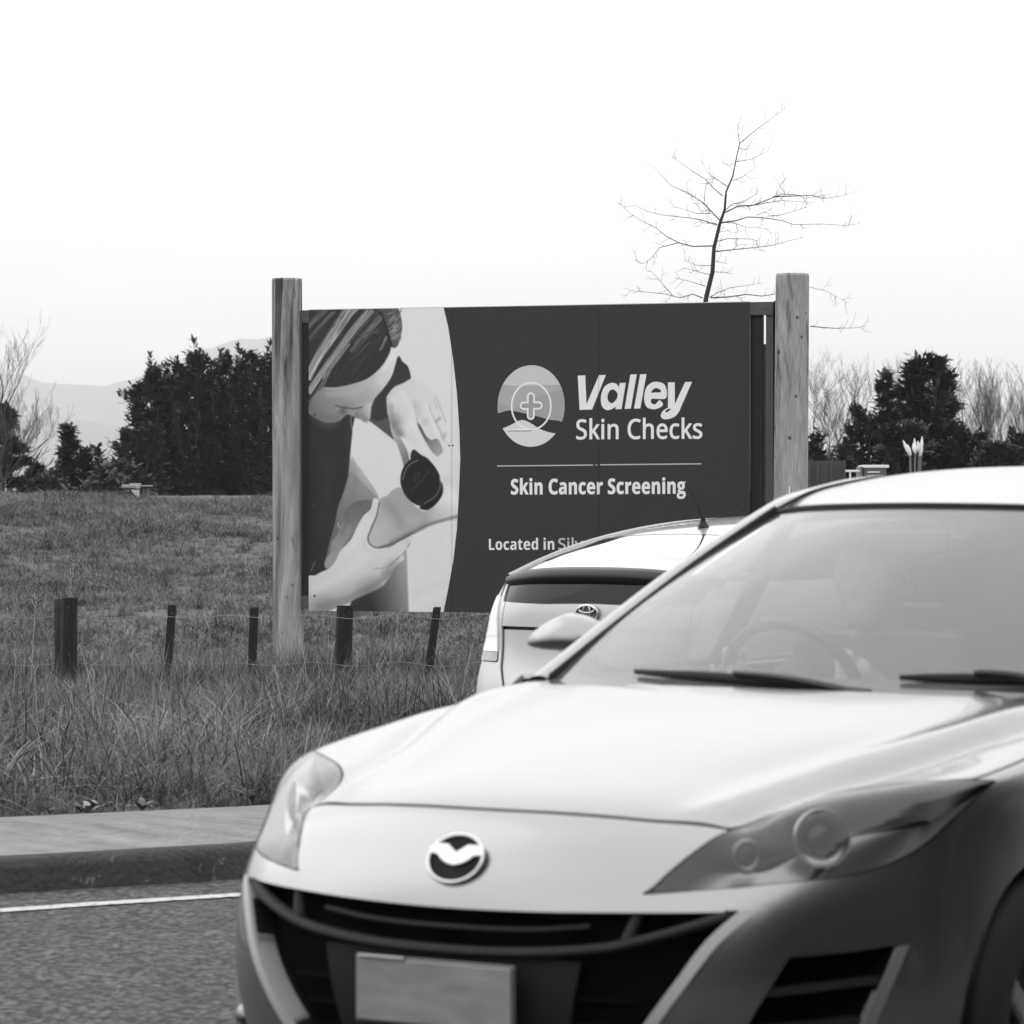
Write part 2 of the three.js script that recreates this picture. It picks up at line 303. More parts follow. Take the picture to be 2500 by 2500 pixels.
// ---------- the roadside billboard ----------
{
  const L = at(-1.614, 27.55, 0), Rr = at(1.823, 26.47, 0), yaw = Math.atan2(-(Rr.z - L.z), Rr.x - L.x), W = 3.6, BOT = .567, H = 2.392;
  // print: 2048 x 1360, drawn in the pixel frame of a straight-on picture of the board
  const cw = 2048, ch = 1360, cv = document.createElement('canvas'); cv.width = cw; cv.height = ch;
  const c = cv.getContext('2d');
  // reading of the print: picture coordinates (2500-pixel frame) to canvas coordinates
  const map = (x, y) => {
    const f = (D) => D, wx = (x - 1250) / 8450;                               // ray, then the point along the board
    const ex = Rr.x - L.x, ez = -(Rr.z - L.z), d0 = -L.z, t = (wx * d0 - L.x) / (ex - wx * ez), D = d0 + ez * t, z = EYE + (1240 - y) * D / 8450;
    return [t * cw, (1 - (z - BOT) / H) * ch];
  };
  const g = (v) => { const s = Math.round(v); return `rgb(${s},${s},${s})`; };
  const path = (pts, curve = true, close = true) => {
    const P = pts.map(([x, y]) => map(x, y)); c.beginPath();
    if (!curve) P.forEach((p, i) => (i ? c.lineTo(...p) : c.moveTo(...p)));
    else {
      const n = P.length, q = (i) => (close ? P[(i + n) % n] : P[clamp(i, 0, n - 1)]); c.moveTo(...P[0]);
      for (let i = 0; i < (close ? n : n - 1); i++) { const [a, b, d, e] = [q(i - 1), q(i), q(i + 1), q(i + 2)]; c.bezierCurveTo(b[0] + (d[0] - a[0]) / 6, b[1] + (d[1] - a[1]) / 6, d[0] - (e[0] - b[0]) / 6, d[1] - (e[1] - b[1]) / 6, d[0], d[1]); }
    }
    if (close) c.closePath();
  };
  const fill = (pts, v, curve = true) => { path(pts, curve); c.fillStyle = typeof v === 'number' ? g(v) : v; c.fill(); };
  const line = (pts, v, w, curve = true) => { path(pts, curve, false); c.strokeStyle = typeof v === 'number' ? g(v) : v; c.lineWidth = w; c.lineCap = 'round'; c.lineJoin = 'round'; c.stroke(); };
  const grad = (x0, y0, v0, x1, y1, v1, mid) => { const G = c.createLinearGradient(...map(x0, y0), ...map(x1, y1)); G.addColorStop(0, g(v0)); if (mid) for (const [t, v] of mid) G.addColorStop(t, g(v)); G.addColorStop(1, g(v1)); return G; };
  const soft = (x, y, r, v, alpha) => { const [X, Y] = map(x, y), R = r * cw / 1077, G = c.createRadialGradient(X, Y, 0, X, Y, R); G.addColorStop(0, `rgba(${v},${v},${v},${alpha})`); G.addColorStop(1, `rgba(${v},${v},${v},0)`); c.fillStyle = G; c.fillRect(X - R, Y - R, 2 * R, 2 * R); };
  const clipTo = (pts, draw, curve = true) => { c.save(); path(pts, curve); c.clip(); draw(); c.restore(); };
  const DARK = 56, PALE = 240, rb = rngOf(31);
  c.fillStyle = g(DARK); c.fillRect(0, 0, cw, ch);
  // photograph panel with its bowed edge
  const edge = [[1083, 745], [1096, 800], [1108, 880], [1117, 960], [1123, 1050], [1125, 1120], [1122, 1200], [1117, 1290], [1108, 1370], [1095, 1440], [1081, 1510]];
  const panel = [[700, 700], [1072, 700], ...edge, [700, 1540]];
  clipTo(panel, () => {
    c.fillStyle = grad(1100, 760, 236, 900, 1500, 226); c.fillRect(0, 0, cw, ch);
    // shapes behind: grey cushion, dark lap, pale sheet
    fill([[857, 1120], [870, 1130], [900, 1170], [926, 1215], [900, 1224], [845, 1235], [838, 1200]], grad(925, 1150, 222, 850, 1225, 118));
    fill([[1000, 1515], [994, 1345], [960, 1320], [880, 1420], [840, 1515]], grad(900, 1450, 50, 1003, 1420, 168), false);
    fill([[1140, 1395], [1010, 1440], [1004, 1520], [1140, 1520]], 224, false);
    fill([[857, 1150], [926, 1218], [905, 1250], [835, 1375], [790, 1395], [800, 1300], [838, 1200]], grad(900, 1200, 150, 830, 1300, 112), false);
    // tunic
    fill([[740, 1000], [770, 1020], [870, 1008], [862, 1045], [860, 1070], [857, 1100], [852, 1162], [841, 1199], [827, 1235], [819, 1276], [808, 1317], [796, 1365], [798, 1390], [740, 1420]], grad(748, 1200, 44, 860, 1200, 56), false);
    line([[760, 1395], [770, 1372]], 96, 7);
    // raised sleeve and the inner forearm
    fill([[973, 871], [984, 883], [997, 895], [1004, 918], [1002, 926], [988, 935], [964, 945], [947, 966], [945, 978], [947, 1007], [949, 1024], [926, 1030], [903, 1024], [906, 1000], [916, 974], [939, 947], [959, 916]], 60);
    fill([[898, 1023], [926, 1028], [949, 1022], [956, 1046], [968, 1076], [945, 1060], [920, 1040]], 88);
    fill([[955, 1044], [968, 1050], [985, 1080], [998, 1108], [1000, 1135], [990, 1146], [982, 1118], [972, 1088], [962, 1070]], grad(955, 1060, 196, 1002, 1110, 128));
    // head bent down: forehead, brow, nose
    fill([[756, 1011], [740, 990], [760, 955], [800, 945], [864, 938], [905, 920], [930, 895], [952, 850], [960, 840], [972, 856], [966, 893], [957, 920], [939, 947], [916, 974], [907, 988], [906, 1007], [904, 1024], [889, 1030], [881, 1024], [864, 1017], [848, 1013], [829, 1028], [808, 1032], [786, 1028]], grad(765, 1005, 126, 965, 880, 236, [[.35, 160], [.62, 186], [.8, 214]]));
    soft(880, 970, 46, 178, .5); soft(800, 1010, 46, 138, .6); soft(850, 995, 22, 120, .5); soft(930, 930, 20, 226, .6);
    fill([[866, 1017], [874, 1000], [892, 990], [906, 984], [907, 1005], [903, 1024], [889, 1030], [881, 1024]], grad(868, 1012, 128, 908, 996, 214));
    line([[820, 990], [842, 996], [866, 998], [886, 994]], 76, 5); line([[824, 998], [842, 1001], [856, 1000]], 188, 4); soft(838, 1004, 16, 76, .7); soft(896, 1026, 10, 110, .5);
    line([[858, 1016], [859, 1040], [861, 1044]], 170, 3);
    // hair with pale streaks, and the bun
    fill([[928, 758], [948, 748], [972, 752], [983, 795], [975, 838], [963, 850], [952, 836], [946, 806]], 84);
    for (let k = 0; k < 90; k++) { const y = 756 + rb() * 80, x = 948 + rb() * 20; line([[x, y + 8], [x + 8, y + 3], [x + 15, y - 6]], clamp(50 + rb() * 170, 0, 225), 1 + rb() * 2); }
    const hair = [[740, 735], [905, 735], [930, 758], [945, 800], [956, 846], [943, 880], [922, 906], [895, 926], [864, 937], [823, 945], [790, 947], [770, 965], [756, 990], [740, 1000]];
    fill(hair, 54);
    clipTo(hair, () => {
      const lock = (P, v, n, spread) => { for (let k = 0; k < n; k++) { const o = (rb() - .5) * spread, e = (rb() - .5) * spread * .5; line(P.map(([x, y], i) => [x + o + e * i, y + o * .55]), clamp(v + (rb() - .5) * 80, 44, 222), .8 + 2.4 * rb()); } };
      lock([[748, 805], [765, 785], [800, 752]], 130, 12, 10); lock([[755, 832], [775, 808], [818, 762]], 110, 9, 8);
      lock([[752, 925], [775, 880], [815, 820], [848, 768], [862, 752]], 196, 26, 16); lock([[756, 905], [785, 850], [830, 780]], 168, 14, 9);
      lock([[754, 960], [790, 905], [830, 850], [868, 800], [905, 758]], 176, 22, 12); lock([[790, 925], [806, 898], [850, 838]], 150, 12, 8); lock([[756, 985], [785, 945], [806, 900]], 120, 10, 8);
      lock([[885, 822], [910, 795], [930, 770]], 120, 14, 14); lock([[860, 860], [890, 826], [920, 800]], 96, 10, 12); lock([[858, 880], [880, 860], [905, 836]], 92, 7, 6); lock([[930, 856], [940, 838], [946, 822]], 130, 6, 6); lock([[870, 840], [890, 820], [925, 812]], 88, 8, 10);
      for (let k = 0; k < 320; k++) { const x = 742 + rb() * 200, y = 760 + rb() * 190, l = 12 + rb() * 45; line([[x, y], [x + l * .3, y - l * .5], [x + l * .6, y - l]], `rgba(${rb() < .6 ? '18,18,18' : '150,150,150'},${.12 + .22 * rb()})`, .8 + rb() * 1.4); }
    });
    line([[932, 764], [947, 806], [958, 846]], 40, 7);
    line([[792, 947], [823, 950], [864, 942], [900, 928], [925, 908], [945, 884]], 200, 3);
    // far hand: knuckles, index, middle and ring fingers
    const hand = [[1004, 926], [988, 934], [964, 946], [948, 966], [945, 985], [950, 1015], [957, 1040], [968, 1062], [984, 1068], [1005, 1082], [1015, 1102], [1034, 1125], [1060, 1142], [1090, 1140], [1082, 1126], [1072, 1114], [1084, 1104], [1085, 1092], [1088, 1072], [1094, 1052], [1090, 1020], [1078, 980], [1050, 945], [1025, 932]];
    fill(hand, grad(946, 1010, 196, 1095, 1000, 233, [[.25, 224]]));
    clipTo(hand, () => {
      soft(962, 1040, 36, 128, .8); soft(978, 1060, 18, 116, .6); soft(965, 975, 34, 236, .8); soft(1000, 1040, 26, 238, .8); soft(1030, 1105, 24, 232, .7); soft(1040, 1030, 14, 182, .5); soft(1010, 990, 18, 206, .5);
      fill([[1018, 1030], [1028, 1040], [1040, 1062], [1054, 1074], [1070, 1072], [1082, 1096], [1080, 1108], [1070, 1114], [1057, 1104], [1044, 1084], [1032, 1062]], grad(1028, 1050, 84, 1080, 1090, 172));
      line([[1012, 980], [1018, 1010], [1020, 1034]], 196, 6); line([[1050, 990], [1056, 1012], [1076, 1052], [1086, 1080]], 176, 4); line([[1066, 968], [1074, 990], [1090, 1030]], 190, 4); soft(1088, 1064, 12, 160, .6);
      line([[1062, 1030], [1076, 1018]], 104, 2.4); line([[1066, 1032], [1079, 1021]], 120, 2.4);
    });
    // foot held between the hands, sole lit from the right
    fill([[926, 1220], [947, 1210], [959, 1197], [978, 1190], [985, 1200], [1020, 1240], [1045, 1245], [1078, 1190], [1092, 1160], [1128, 1140], [1130, 1262], [1092, 1270], [1050, 1282], [1017, 1297], [1007, 1303], [978, 1318], [947, 1334], [920, 1338], [903, 1324], [902, 1310], [906, 1298], [918, 1270], [928, 1244]], grad(910, 1310, 196, 1120, 1200, 228, [[.3, 178], [.55, 170], [.75, 206]]));
    soft(1092, 1215, 46, 242, .8); soft(960, 1240, 40, 160, .5); soft(930, 1318, 26, 190, .6); soft(1040, 1268, 22, 150, .5); soft(1092, 1178, 26, 214, .6);
    line([[1007, 1303], [1050, 1281], [1092, 1268], [1130, 1258]], 'rgba(96,96,96,.5)', 16); line([[930, 1336], [960, 1326], [1000, 1304]], 'rgba(80,80,80,.55)', 12);
    fill([[848, 1241], [872, 1224], [912, 1222], [906, 1243], [873, 1286], [833, 1344], [817, 1375], [798, 1388], [794, 1371], [808, 1348], [812, 1324], [827, 1299], [837, 1266]], grad(850, 1235, 112, 820, 1340, 158)); soft(846, 1290, 18, 176, .6); soft(815, 1340, 14, 132, .6);
    // near hand cupping the heel
    const cup = [[920, 1216], [926, 1224], [924, 1245], [916, 1272], [901, 1299], [895, 1324], [899, 1338], [918, 1343], [947, 1338], [972, 1326], [1000, 1312], [1012, 1300], [1006, 1324], [988, 1348], [986, 1367], [968, 1382], [957, 1402], [943, 1423], [926, 1437], [875, 1460], [823, 1485], [740, 1500], [740, 1415], [775, 1404], [795, 1394], [817, 1375], [833, 1344], [858, 1317], [873, 1286], [889, 1259], [906, 1243], [912, 1220]];
    fill(cup, grad(850, 1290, 226, 905, 1490, 138, [[.3, 224], [.55, 214], [.8, 176]]));
    clipTo(cup, () => { soft(915, 1250, 16, 208, .7); soft(965, 1395, 36, 120, .65); soft(905, 1450, 50, 116, .6); soft(790, 1495, 56, 128, .6); soft(905, 1330, 24, 190, .6); line([[952, 1380], [985, 1352], [1002, 1326]], 126, 4); line([[916, 1388], [944, 1386], [966, 1374]], 158, 4); line([[935, 1420], [952, 1400], [965, 1392]], 150, 4); soft(984, 1362, 10, 226, .8); soft(938, 1424, 10, 214, .7); soft(992, 1320, 16, 206, .6); });
    line([[927, 1228], [922, 1256], [908, 1290], [900, 1312], [904, 1328], [920, 1337], [945, 1334], [985, 1316], [1010, 1302]], 92, 6);
    // round black scope with a bright rim line
    fill([[1003, 1122], [1018, 1112], [1040, 1116], [1060, 1136], [1074, 1160], [1077, 1186], [1066, 1212], [1044, 1232], [1022, 1234], [1000, 1220], [984, 1196], [979, 1170], [986, 1142]], 38);
    fill([[1004, 1118], [1010, 1098], [1026, 1108], [1044, 1124], [1020, 1130]], 44);
    fill([[1076, 1176], [1083, 1188], [1081, 1208], [1068, 1228], [1050, 1243], [1036, 1245], [1026, 1238], [1052, 1224], [1070, 1202]], 32);
    line([[984, 1172], [990, 1152], [1002, 1134], [1022, 1124]], 186, 3); line([[1075, 1166], [1076, 1188], [1064, 1212], [1036, 1230]], 168, 3); line([[1006, 1196], [1030, 1174], [1049, 1148]], 66, 5); line([[1010, 1172], [1017, 1158], [1026, 1154], [1022, 1166], [1012, 1176]], 84, 3);
    line([[832, 1288], [826, 1282], [829, 1276]], 226, 3);
  }, false);
  {
    const brush = (pts, v, w, alpha, soft2) => { c.filter = `blur(${soft2}px)`; line(pts, `rgba(${v},${v},${v},${alpha})`, w); c.filter = 'none'; };
    clipTo(panel, () => {
      brush([[760, 1000], [790, 1020], [825, 1022]], 96, 26, .5, 12); brush([[800, 962], [860, 958], [905, 935]], 205, 22, .5, 10); brush([[935, 905], [955, 880], [962, 860]], 245, 14, .6, 6); brush([[830, 978], [865, 984], [890, 975]], 150, 10, .5, 6); brush([[885, 1012], [893, 1022]], 120, 12, .5, 5);
      brush([[955, 990], [962, 1030], [975, 1058]], 130, 18, .5, 8); brush([[985, 960], [1005, 1000], [1015, 1050], [1040, 1100]], 246, 18, .55, 9); brush([[1042, 985], [1058, 1030], [1072, 1068]], 246, 12, .6, 6); brush([[1022, 985], [1028, 1020]], 176, 10, .5, 7); brush([[1060, 975], [1070, 1000]], 182, 8, .45, 5);
      brush([[940, 1225], [965, 1250], [985, 1290]], 128, 26, .35, 14); brush([[1000, 1270], [1045, 1262], [1090, 1245]], 205, 22, .45, 12); brush([[915, 1310], [930, 1290], [950, 1275]], 205, 18, .4, 10); brush([[1090, 1190], [1110, 1215], [1116, 1240]], 248, 24, .6, 12); brush([[955, 1322], [990, 1306], [1040, 1284]], 100, 12, .5, 6);
      brush([[770, 1440], [830, 1410], [880, 1370], [905, 1345]], 236, 34, .5, 16); brush([[780, 1480], [850, 1462], [915, 1430], [950, 1395]], 112, 26, .55, 12); brush([[880, 1290], [870, 1320], [850, 1345]], 240, 14, .5, 8); brush([[925, 1360], [960, 1350], [985, 1330]], 225, 12, .6, 6);
      brush([[842, 1245], [850, 1270], [838, 1300]], 90, 16, .5, 8); brush([[860, 1130], [870, 1170], [860, 1215]], 120, 20, .4, 12); brush([[1010, 1480], [1060, 1455], [1110, 1440]], 245, 20, .5, 14);
      brush([[760, 1060], [800, 1150], [790, 1300]], 62, 40, .5, 22); brush([[830, 1060], [835, 1150], [815, 1230]], 36, 26, .5, 14);
      for (let k = 0; k < 9000; k++) { const x = 745 + rb() * 385, y = 750 + rb() * 750, v = rb() < .5 ? 0 : 255; const [X, Y] = map(x, y); c.fillStyle = `rgba(${v},${v},${v},${.03 + .04 * rb()})`; c.fillRect(X, Y, 2 + rb() * 2, 2 + rb() * 2); }
    }, false);
    const copy = document.createElement('canvas'); copy.width = cw; copy.height = ch; copy.getContext('2d').drawImage(cv, 0, 0); clipTo([[700, 700], [1072, 700], ...edge.map(([x, y]) => [x - 2, y]), [700, 1540]], () => { c.filter = 'blur(2.4px)'; c.drawImage(copy, 0, 0); c.filter = 'none'; }, false); }
  // bolts near the panel edge
  for (const [x, y] of [[1098, 1088], [1107, 1088]]) { const [X, Y] = map(x, y); c.fillStyle = g(60); c.beginPath(); c.arc(X, Y, 4, 0, 7); c.fill(); }
  // logo disc
  const zx = (u) => 1200 + u * 520 / 1932, zy = (v) => 880 + v * 520 / 1932, Z = (P) => P.map(([u, v]) => [zx(u), zy(v)]);
  const disc = []; for (let k = 0; k < 40; k++) { const q = k / 40 * 2 * Math.PI; disc.push([365 + 305 * Math.sin(q) + 5 * Math.cos(q), 414 - 370 * Math.cos(q)]); }
  clipTo(Z(disc), () => {
    fill(Z([[0, 0], [760, 0], [760, 540], [600, 545], [520, 535], [430, 510], [300, 480], [170, 455], [0, 445]]), 168);
    fill(Z([[0, 330], [180, 430], [240, 425], [420, 330], [560, 285], [760, 240], [760, 120], [0, 120]]), 178);
    fill(Z([[0, -20], [760, -20], [760, 220], [600, 222], [420, 225], [260, 232], [130, 222], [0, 200]]), 208);
    fill(Z([[0, 640], [110, 615], [200, 575], [260, 545], [310, 545], [380, 580], [430, 615], [520, 650], [600, 660], [760, 650], [760, 820], [0, 820]]), 224);
    line(Z([[310, 545], [420, 608]]), 190, 1);
  });
  const ell = (x, y, rx, ry, v, w) => { const P = []; for (let k = 0; k < 40; k++) { const q = k / 40 * 2 * Math.PI; P.push([x + rx * Math.sin(q), y - ry * Math.cos(q)]); } path(Z(P)); c.strokeStyle = g(v); c.lineWidth = w; c.stroke(); };
  ell(366, 415, 178, 212, PALE, 8);
  for (const [w, v] of [[(392 - 334) * 520 / 1932 * cw / 1077 + 7, PALE], [(392 - 334) * 520 / 1932 * cw / 1077 - 9, 164]]) { line(Z([[363, 327], [362, 503]]), v, w, false); line(Z([[298, 412], [433, 409]]), v, w, false); }
  // "Valley" drawn as letter shapes
  const V = PALE, z2 = (P, crv = false) => fill(Z(P), V, crv);
  z2([[788, 138], [856, 136], [868, 395], [980, 134], [1044, 132], [918, 446], [804, 450]]);
  const bowl = (out, inn) => { path(Z(out)); c.fillStyle = g(V); c.fill(); path(Z(inn)); c.fillStyle = g(DARK); c.fill(); };
  bowl([[1095, 204], [1150, 225], [1170, 300], [1150, 400], [1070, 452], [1010, 420], [998, 330], [1030, 240]], [[1112, 265], [1148, 300], [1140, 350], [1100, 388], [1064, 365], [1060, 315], [1080, 275]]);
  z2([[1168, 205], [1224, 203], [1186, 442], [1130, 444], [1140, 380], [1158, 260]]);
  z2([[1266, 128], [1324, 126], [1270, 438], [1212, 441]]); z2([[1354, 126], [1412, 124], [1356, 436], [1298, 438]]);
  bowl([[1500, 194], [1570, 215], [1596, 280], [1585, 345], [1510, 350], [1460, 350], [1455, 385], [1490, 398], [1530, 362], [1562, 395], [1540, 425], [1480, 444], [1415, 425], [1390, 350], [1405, 260], [1445, 210]], [[1498, 252], [1535, 265], [1540, 288], [1500, 291], [1458, 293], [1468, 268]]);
  z2([[1458, 346], [1588, 342], [1590, 302], [1462, 304]]);
  z2([[1606, 200], [1668, 198], [1670, 395], [1762, 196], [1826, 194], [1718, 440], [1650, 440], [1606, 430]]);
  bowl([[1718, 430], [1690, 490], [1640, 525], [1575, 535], [1542, 510], [1555, 465], [1600, 432], [1650, 425]], [[1632, 440], [1612, 462], [1588, 472], [1586, 458], [1604, 443]]);
  // the lines of type
  const type = (text, font, x0, yb, x1, capH, v, wobble, heavy = 0) => {
    const [X0, Y0] = map(x0, yb), [X1, Y1] = map(x1, yb + (wobble || 0)); c.save(); c.font = font; const m = c.measureText(text), h = m.actualBoundingBoxAscent, sy = capH * ch / 745 / h;
    c.translate(X0, Y0); c.rotate(Math.atan2(Y1 - Y0, X1 - X0)); c.scale((X1 - X0) / (m.actualBoundingBoxRight + (m.actualBoundingBoxLeft || 0)), sy); c.fillStyle = g(v); c.fillText(text, m.actualBoundingBoxLeft || 0, 0); if (heavy) { c.strokeStyle = g(v); c.lineWidth = heavy; c.lineJoin = 'round'; c.strokeText(text, m.actualBoundingBoxLeft || 0, 0); } c.restore();
  };
  type('Skin Checks', '120px sans-serif', zx(776), zy(716), zx(1916), 50, V, -2, 3.5);
  c.save(); type('Skin Cancer Screening', 'bold 120px sans-serif', zx(182), zy(1216), zx(1768), 39, V, -2, 3); c.restore();
  type('Located in', 'bold 120px sans-serif', 1195, 1343, 1355, 29, V, -1, 0); type('Silve', '120px sans-serif', 1365, 1342, 1445, 29, 196, -1, 3);
  line([[1216, 1138], [1449, 1135.4]], 200, 5, false); line([[1455, 1135.3], [1461, 1135.2]], 170, 4, false); line([[1466, 1135], [1713, 1132.5]], 200, 5, false);
  for (const [x, y] of [[1451, 1133], [1464, 1134]]) { const [X, Y] = map(x, y); c.fillStyle = g(40); c.beginPath(); c.arc(X, Y, 5, 0, 7); c.fill(); }
  // faint weathering of the print
  for (let k = 0; k < 5000; k++) { c.fillStyle = `rgba(${rb() < .5 ? '0,0,0' : '255,255,255'},${.012 + .02 * rb()})`; const s = 1 + rb() * 5; c.fillRect(rb() * cw, rb() * ch, s, s * (1 + 3 * rb())); }
  const art = new THREE.CanvasTexture(cv); art.colorSpace = THREE.SRGBColorSpace; art.magFilter = THREE.LinearFilter; art.anisotropy = 8;

  const board = thing('billboard', 'dark billboard with a skin check photograph and white lettering between two round posts', 'billboard');
  board.position.copy(L); board.rotation.y = yaw;
  const timber = (v, seed) => new THREE.MeshStandardMaterial({ color: grey(v), roughness: .9, map: grainTexture(256, (u, w) => .62 + .5 * (tnoise(u, w * .15, 16, 4, seed) - .5) + .2 * (tnoise(u, w, 20, 2, seed + 4) - .5)) });
  const skin = new THREE.MeshPhysicalMaterial({ map: art, roughness: .7, specularIntensity: .5, color: grey(.92) }), side = mat(.05, .7), batten = timber(.24, 3), darkBatten = timber(.05, 9);
  // three sheets side by side, hairline joints between them
  const edges = [0, 1.2, 2.4, W];
  for (let i = 0; i < 3; i++) {
    const a = edges[i] + (i ? .0012 : 0), b = edges[i + 1] - (i < 2 ? .0012 : 0), face = new THREE.PlaneGeometry(b - a, H), uv = face.attributes.uv;
    for (let k = 0; k < 4; k++) uv.setX(k, (uv.getX(k) ? b : a) / W);
    face.translate((a + b) / 2, BOT + H / 2, .012);
    part('sign_panel', face, skin, board);
    part('panel_backing', box(b - a, H, .011, (a + b) / 2, BOT + H / 2, .005), side, board);
  }
  // timber frame behind: rails top and bottom run on to the posts, uprights at both ends
  part('rail', box(W + .30, .10, .05, W / 2 + .03, BOT + H - .05, -.018), batten, board);
  part('rail', box(W + .30, .10, .05, W / 2 + .03, BOT + .07, -.018), batten, board);
  for (const [x, w, z, m, y0] of [[-.028, .064, -.022, darkBatten, .085], [-.082, .040, -.012, batten, .085], [W + .046, .098, -.035, darkBatten, .097], [W + .150, .056, -.030, batten, .097], [W + .200, .045, -.058, darkBatten, -.01], [1.2, .09, -.09, darkBatten, .1], [2.4, .09, -.09, darkBatten, .1]]) part('upright', box(w, H - y0 * 2, .045, x, BOT + H / 2, z - .003), m, board);
  part('upright', box(.03, H - .40, .02, W + .108, BOT + H / 2 - .12, -.05), batten, board);
  part('top_flashing', box(W, .006, .02, W / 2, BOT + H + .003, -.004), mat(.5, .5), board);
  for (const i of [0, 5, 6, 11, 12, 17, 18]) part('bolt', new THREE.CylinderGeometry(.008, .008, .004, 8).rotateX(Math.PI / 2).translate([.05, 1.15, 1.25, 2.35, 2.45, 3.55][i % 6], BOT + .12 + Math.floor(i / 6) * .72, .0145), side, board);

  // the two round timber posts
  const post = (x0, d, r0, top, lean, seed, label, dark) => {
    const p = thing('timber_post', label, 'post', 'round posts that carry the billboard'); p.position.copy(at(x0, d, 0));
    const pts = [[.001, -.5], [r0 * 1.03, -.5], [r0 * 1.02, .4], [r0, 1.6], [r0 * .985, top - .02], [r0 * .96, top], [.001, top + .002]].map(([r, y]) => new THREE.Vector2(r, y)), gm = new THREE.LatheGeometry(pts, 40), ps = gm.attributes.position;
    for (let i = 0; i < ps.count; i++) { const y = ps.getY(i), a = Math.atan2(ps.getZ(i), ps.getX(i)), k = 1 + .018 * N3.noise(Math.cos(a) * 1.2, y * .8, Math.sin(a) * 1.2 + seed); ps.setX(i, ps.getX(i) * k + lean * (y - 1.5)); ps.setZ(i, ps.getZ(i) * k); }
    gm.computeVertexNormals();
    const uvs = gm.attributes.uv; for (let i = 0; i < ps.count; i++) uvs.setY(i, (ps.getY(i) + .5) / 4);
    const knots = [], rk = rngOf(seed); for (let k = 0; k < 14; k++) knots.push([rk(), .1 + .8 * rk(), .006 + .012 * rk()]);
    const tx = grainTexture(1024, (u, v) => {
      const warp = .02 * (tnoise(u, v, 6, 2, seed) - .5), g1 = tnoise(u + warp, v, 9, 5, seed + 1), g2 = tnoise(u + warp * 2, v * .5, 70, 3, seed + 2), g3 = tnoise(u, v, 26, 3, seed + 3);
      let x = .70 + .34 * (g1 - .5) + .30 * (g2 - .5) + .16 * (g3 - .5);
      x -= .24 * sstep(.60, .72, tnoise(u + warp, v, 7, 4, seed + 7)) + .14 * sstep(.64, .70, tnoise(u + warp, v * .5, 22, 3, seed + 9));
      if (dark) x -= .34 * sstep(.46, .60, tnoise(u + warp, v * .25, 12, 4, seed + 11)) * sstep(.66, .90, v + .1 * g1) + .20 * sstep(.5, .62, tnoise(u, v * .2, 5, 4, seed + 13));
      for (const [ku, kv, kr] of knots) { const q = Math.hypot(u - ku, (v - kv) * 5) / kr; if (q < 3) x -= q < 1 ? .32 : .08 * Math.max(0, Math.sin(q * 6)) * (3 - q) / 2; }
      return clamp(x, .12, 1);
    });
    part('shaft', gm, new THREE.MeshStandardMaterial({ color: grey(.66), map: tx, roughness: 1, bumpMap: tx, bumpScale: .008 }), p);
    return p;
  };
  post(-1.79, 27.63, .122, 3.215, -.004, 12, 'round weathered timber post left of the billboard, dark stained at its top', true);
  const rp = post(2.12, 26.33, .130, 3.166, .008, 45, 'thick round timber post right of the billboard with a small white label', false);
  part('label_plate', box(.012, .055, .003, -.02, 1.52, .133), mat(.75, .6), rp);
}
// ---------- shape of the silver hatchback: a = metres behind the nose, y = to its left, z = up ----------
const HATCH_ROWS = [
  [[.075, 0, .165], [.08, .2, .165], [.1, .37, .165], [.15, .52, .165], [.25, .645, .165], [.4, .75, .165], [.63, .84, .165], [1.1, .86, .165], [1.55, .86, .165]],
  [[.03, 0, .3], [.035, .2, .3], [.055, .37, .3], [.11, .525, .3], [.215, .65, .3], [.375, .76, .3], [.61, .85, .3], [1.1, .87, .3], [1.55, .866, .3]],
  [[.0, 0, .45], [.006, .2, .45], [.03, .37, .45], [.09, .53, .45], [.205, .655, .45], [.37, .765, .45], [.605, .855, .45], [1.1, .878, .45], [1.55, .875, .45]],
  [[.018, 0, .6], [.027, .2, .6], [.058, .37, .6], [.13, .54, .6], [.255, .665, .6], [.42, .77, .6], [.64, .85, .6], [1.1, .88, .6], [1.55, .878, .6]],
  [[.07, 0, .695], [.082, .2, .694], [.118, .37, .69], [.195, .53, .69], [.32, .66, .697], [.475, .765, .706], [.68, .842, .715], [1.1, .875, .735], [1.55, .873, .748]],
  [[.17, 0, .783], [.186, .2, .782], [.235, .38, .775], [.315, .52, .776], [.425, .635, .80], [.56, .745, .82], [.765, .828, .834], [1.13, .853, .86], [1.55, .852, .88]],
  [[.42, 0, .853], [.44, .19, .851], [.485, .35, .842], [.55, .475, .832], [.635, .585, .832], [.75, .675, .846], [.93, .74, .876], [1.22, .77, .918], [1.56, .777, .94]],
  [[.80, 0, .923], [.815, .19, .921], [.845, .35, .914], [.89, .465, .905], [.95, .555, .90], [1.04, .63, .91], [1.18, .683, .934], [1.38, .708, .955], [1.6, .72, .965]],
  [[1.22, 0, .979], [1.235, .19, .978], [1.265, .35, .974], [1.305, .46, .97], [1.355, .545, .966], [1.41, .605, .964], [1.47, .64, .966], [1.54, .66, .97], [1.63, .672, .974]],
];
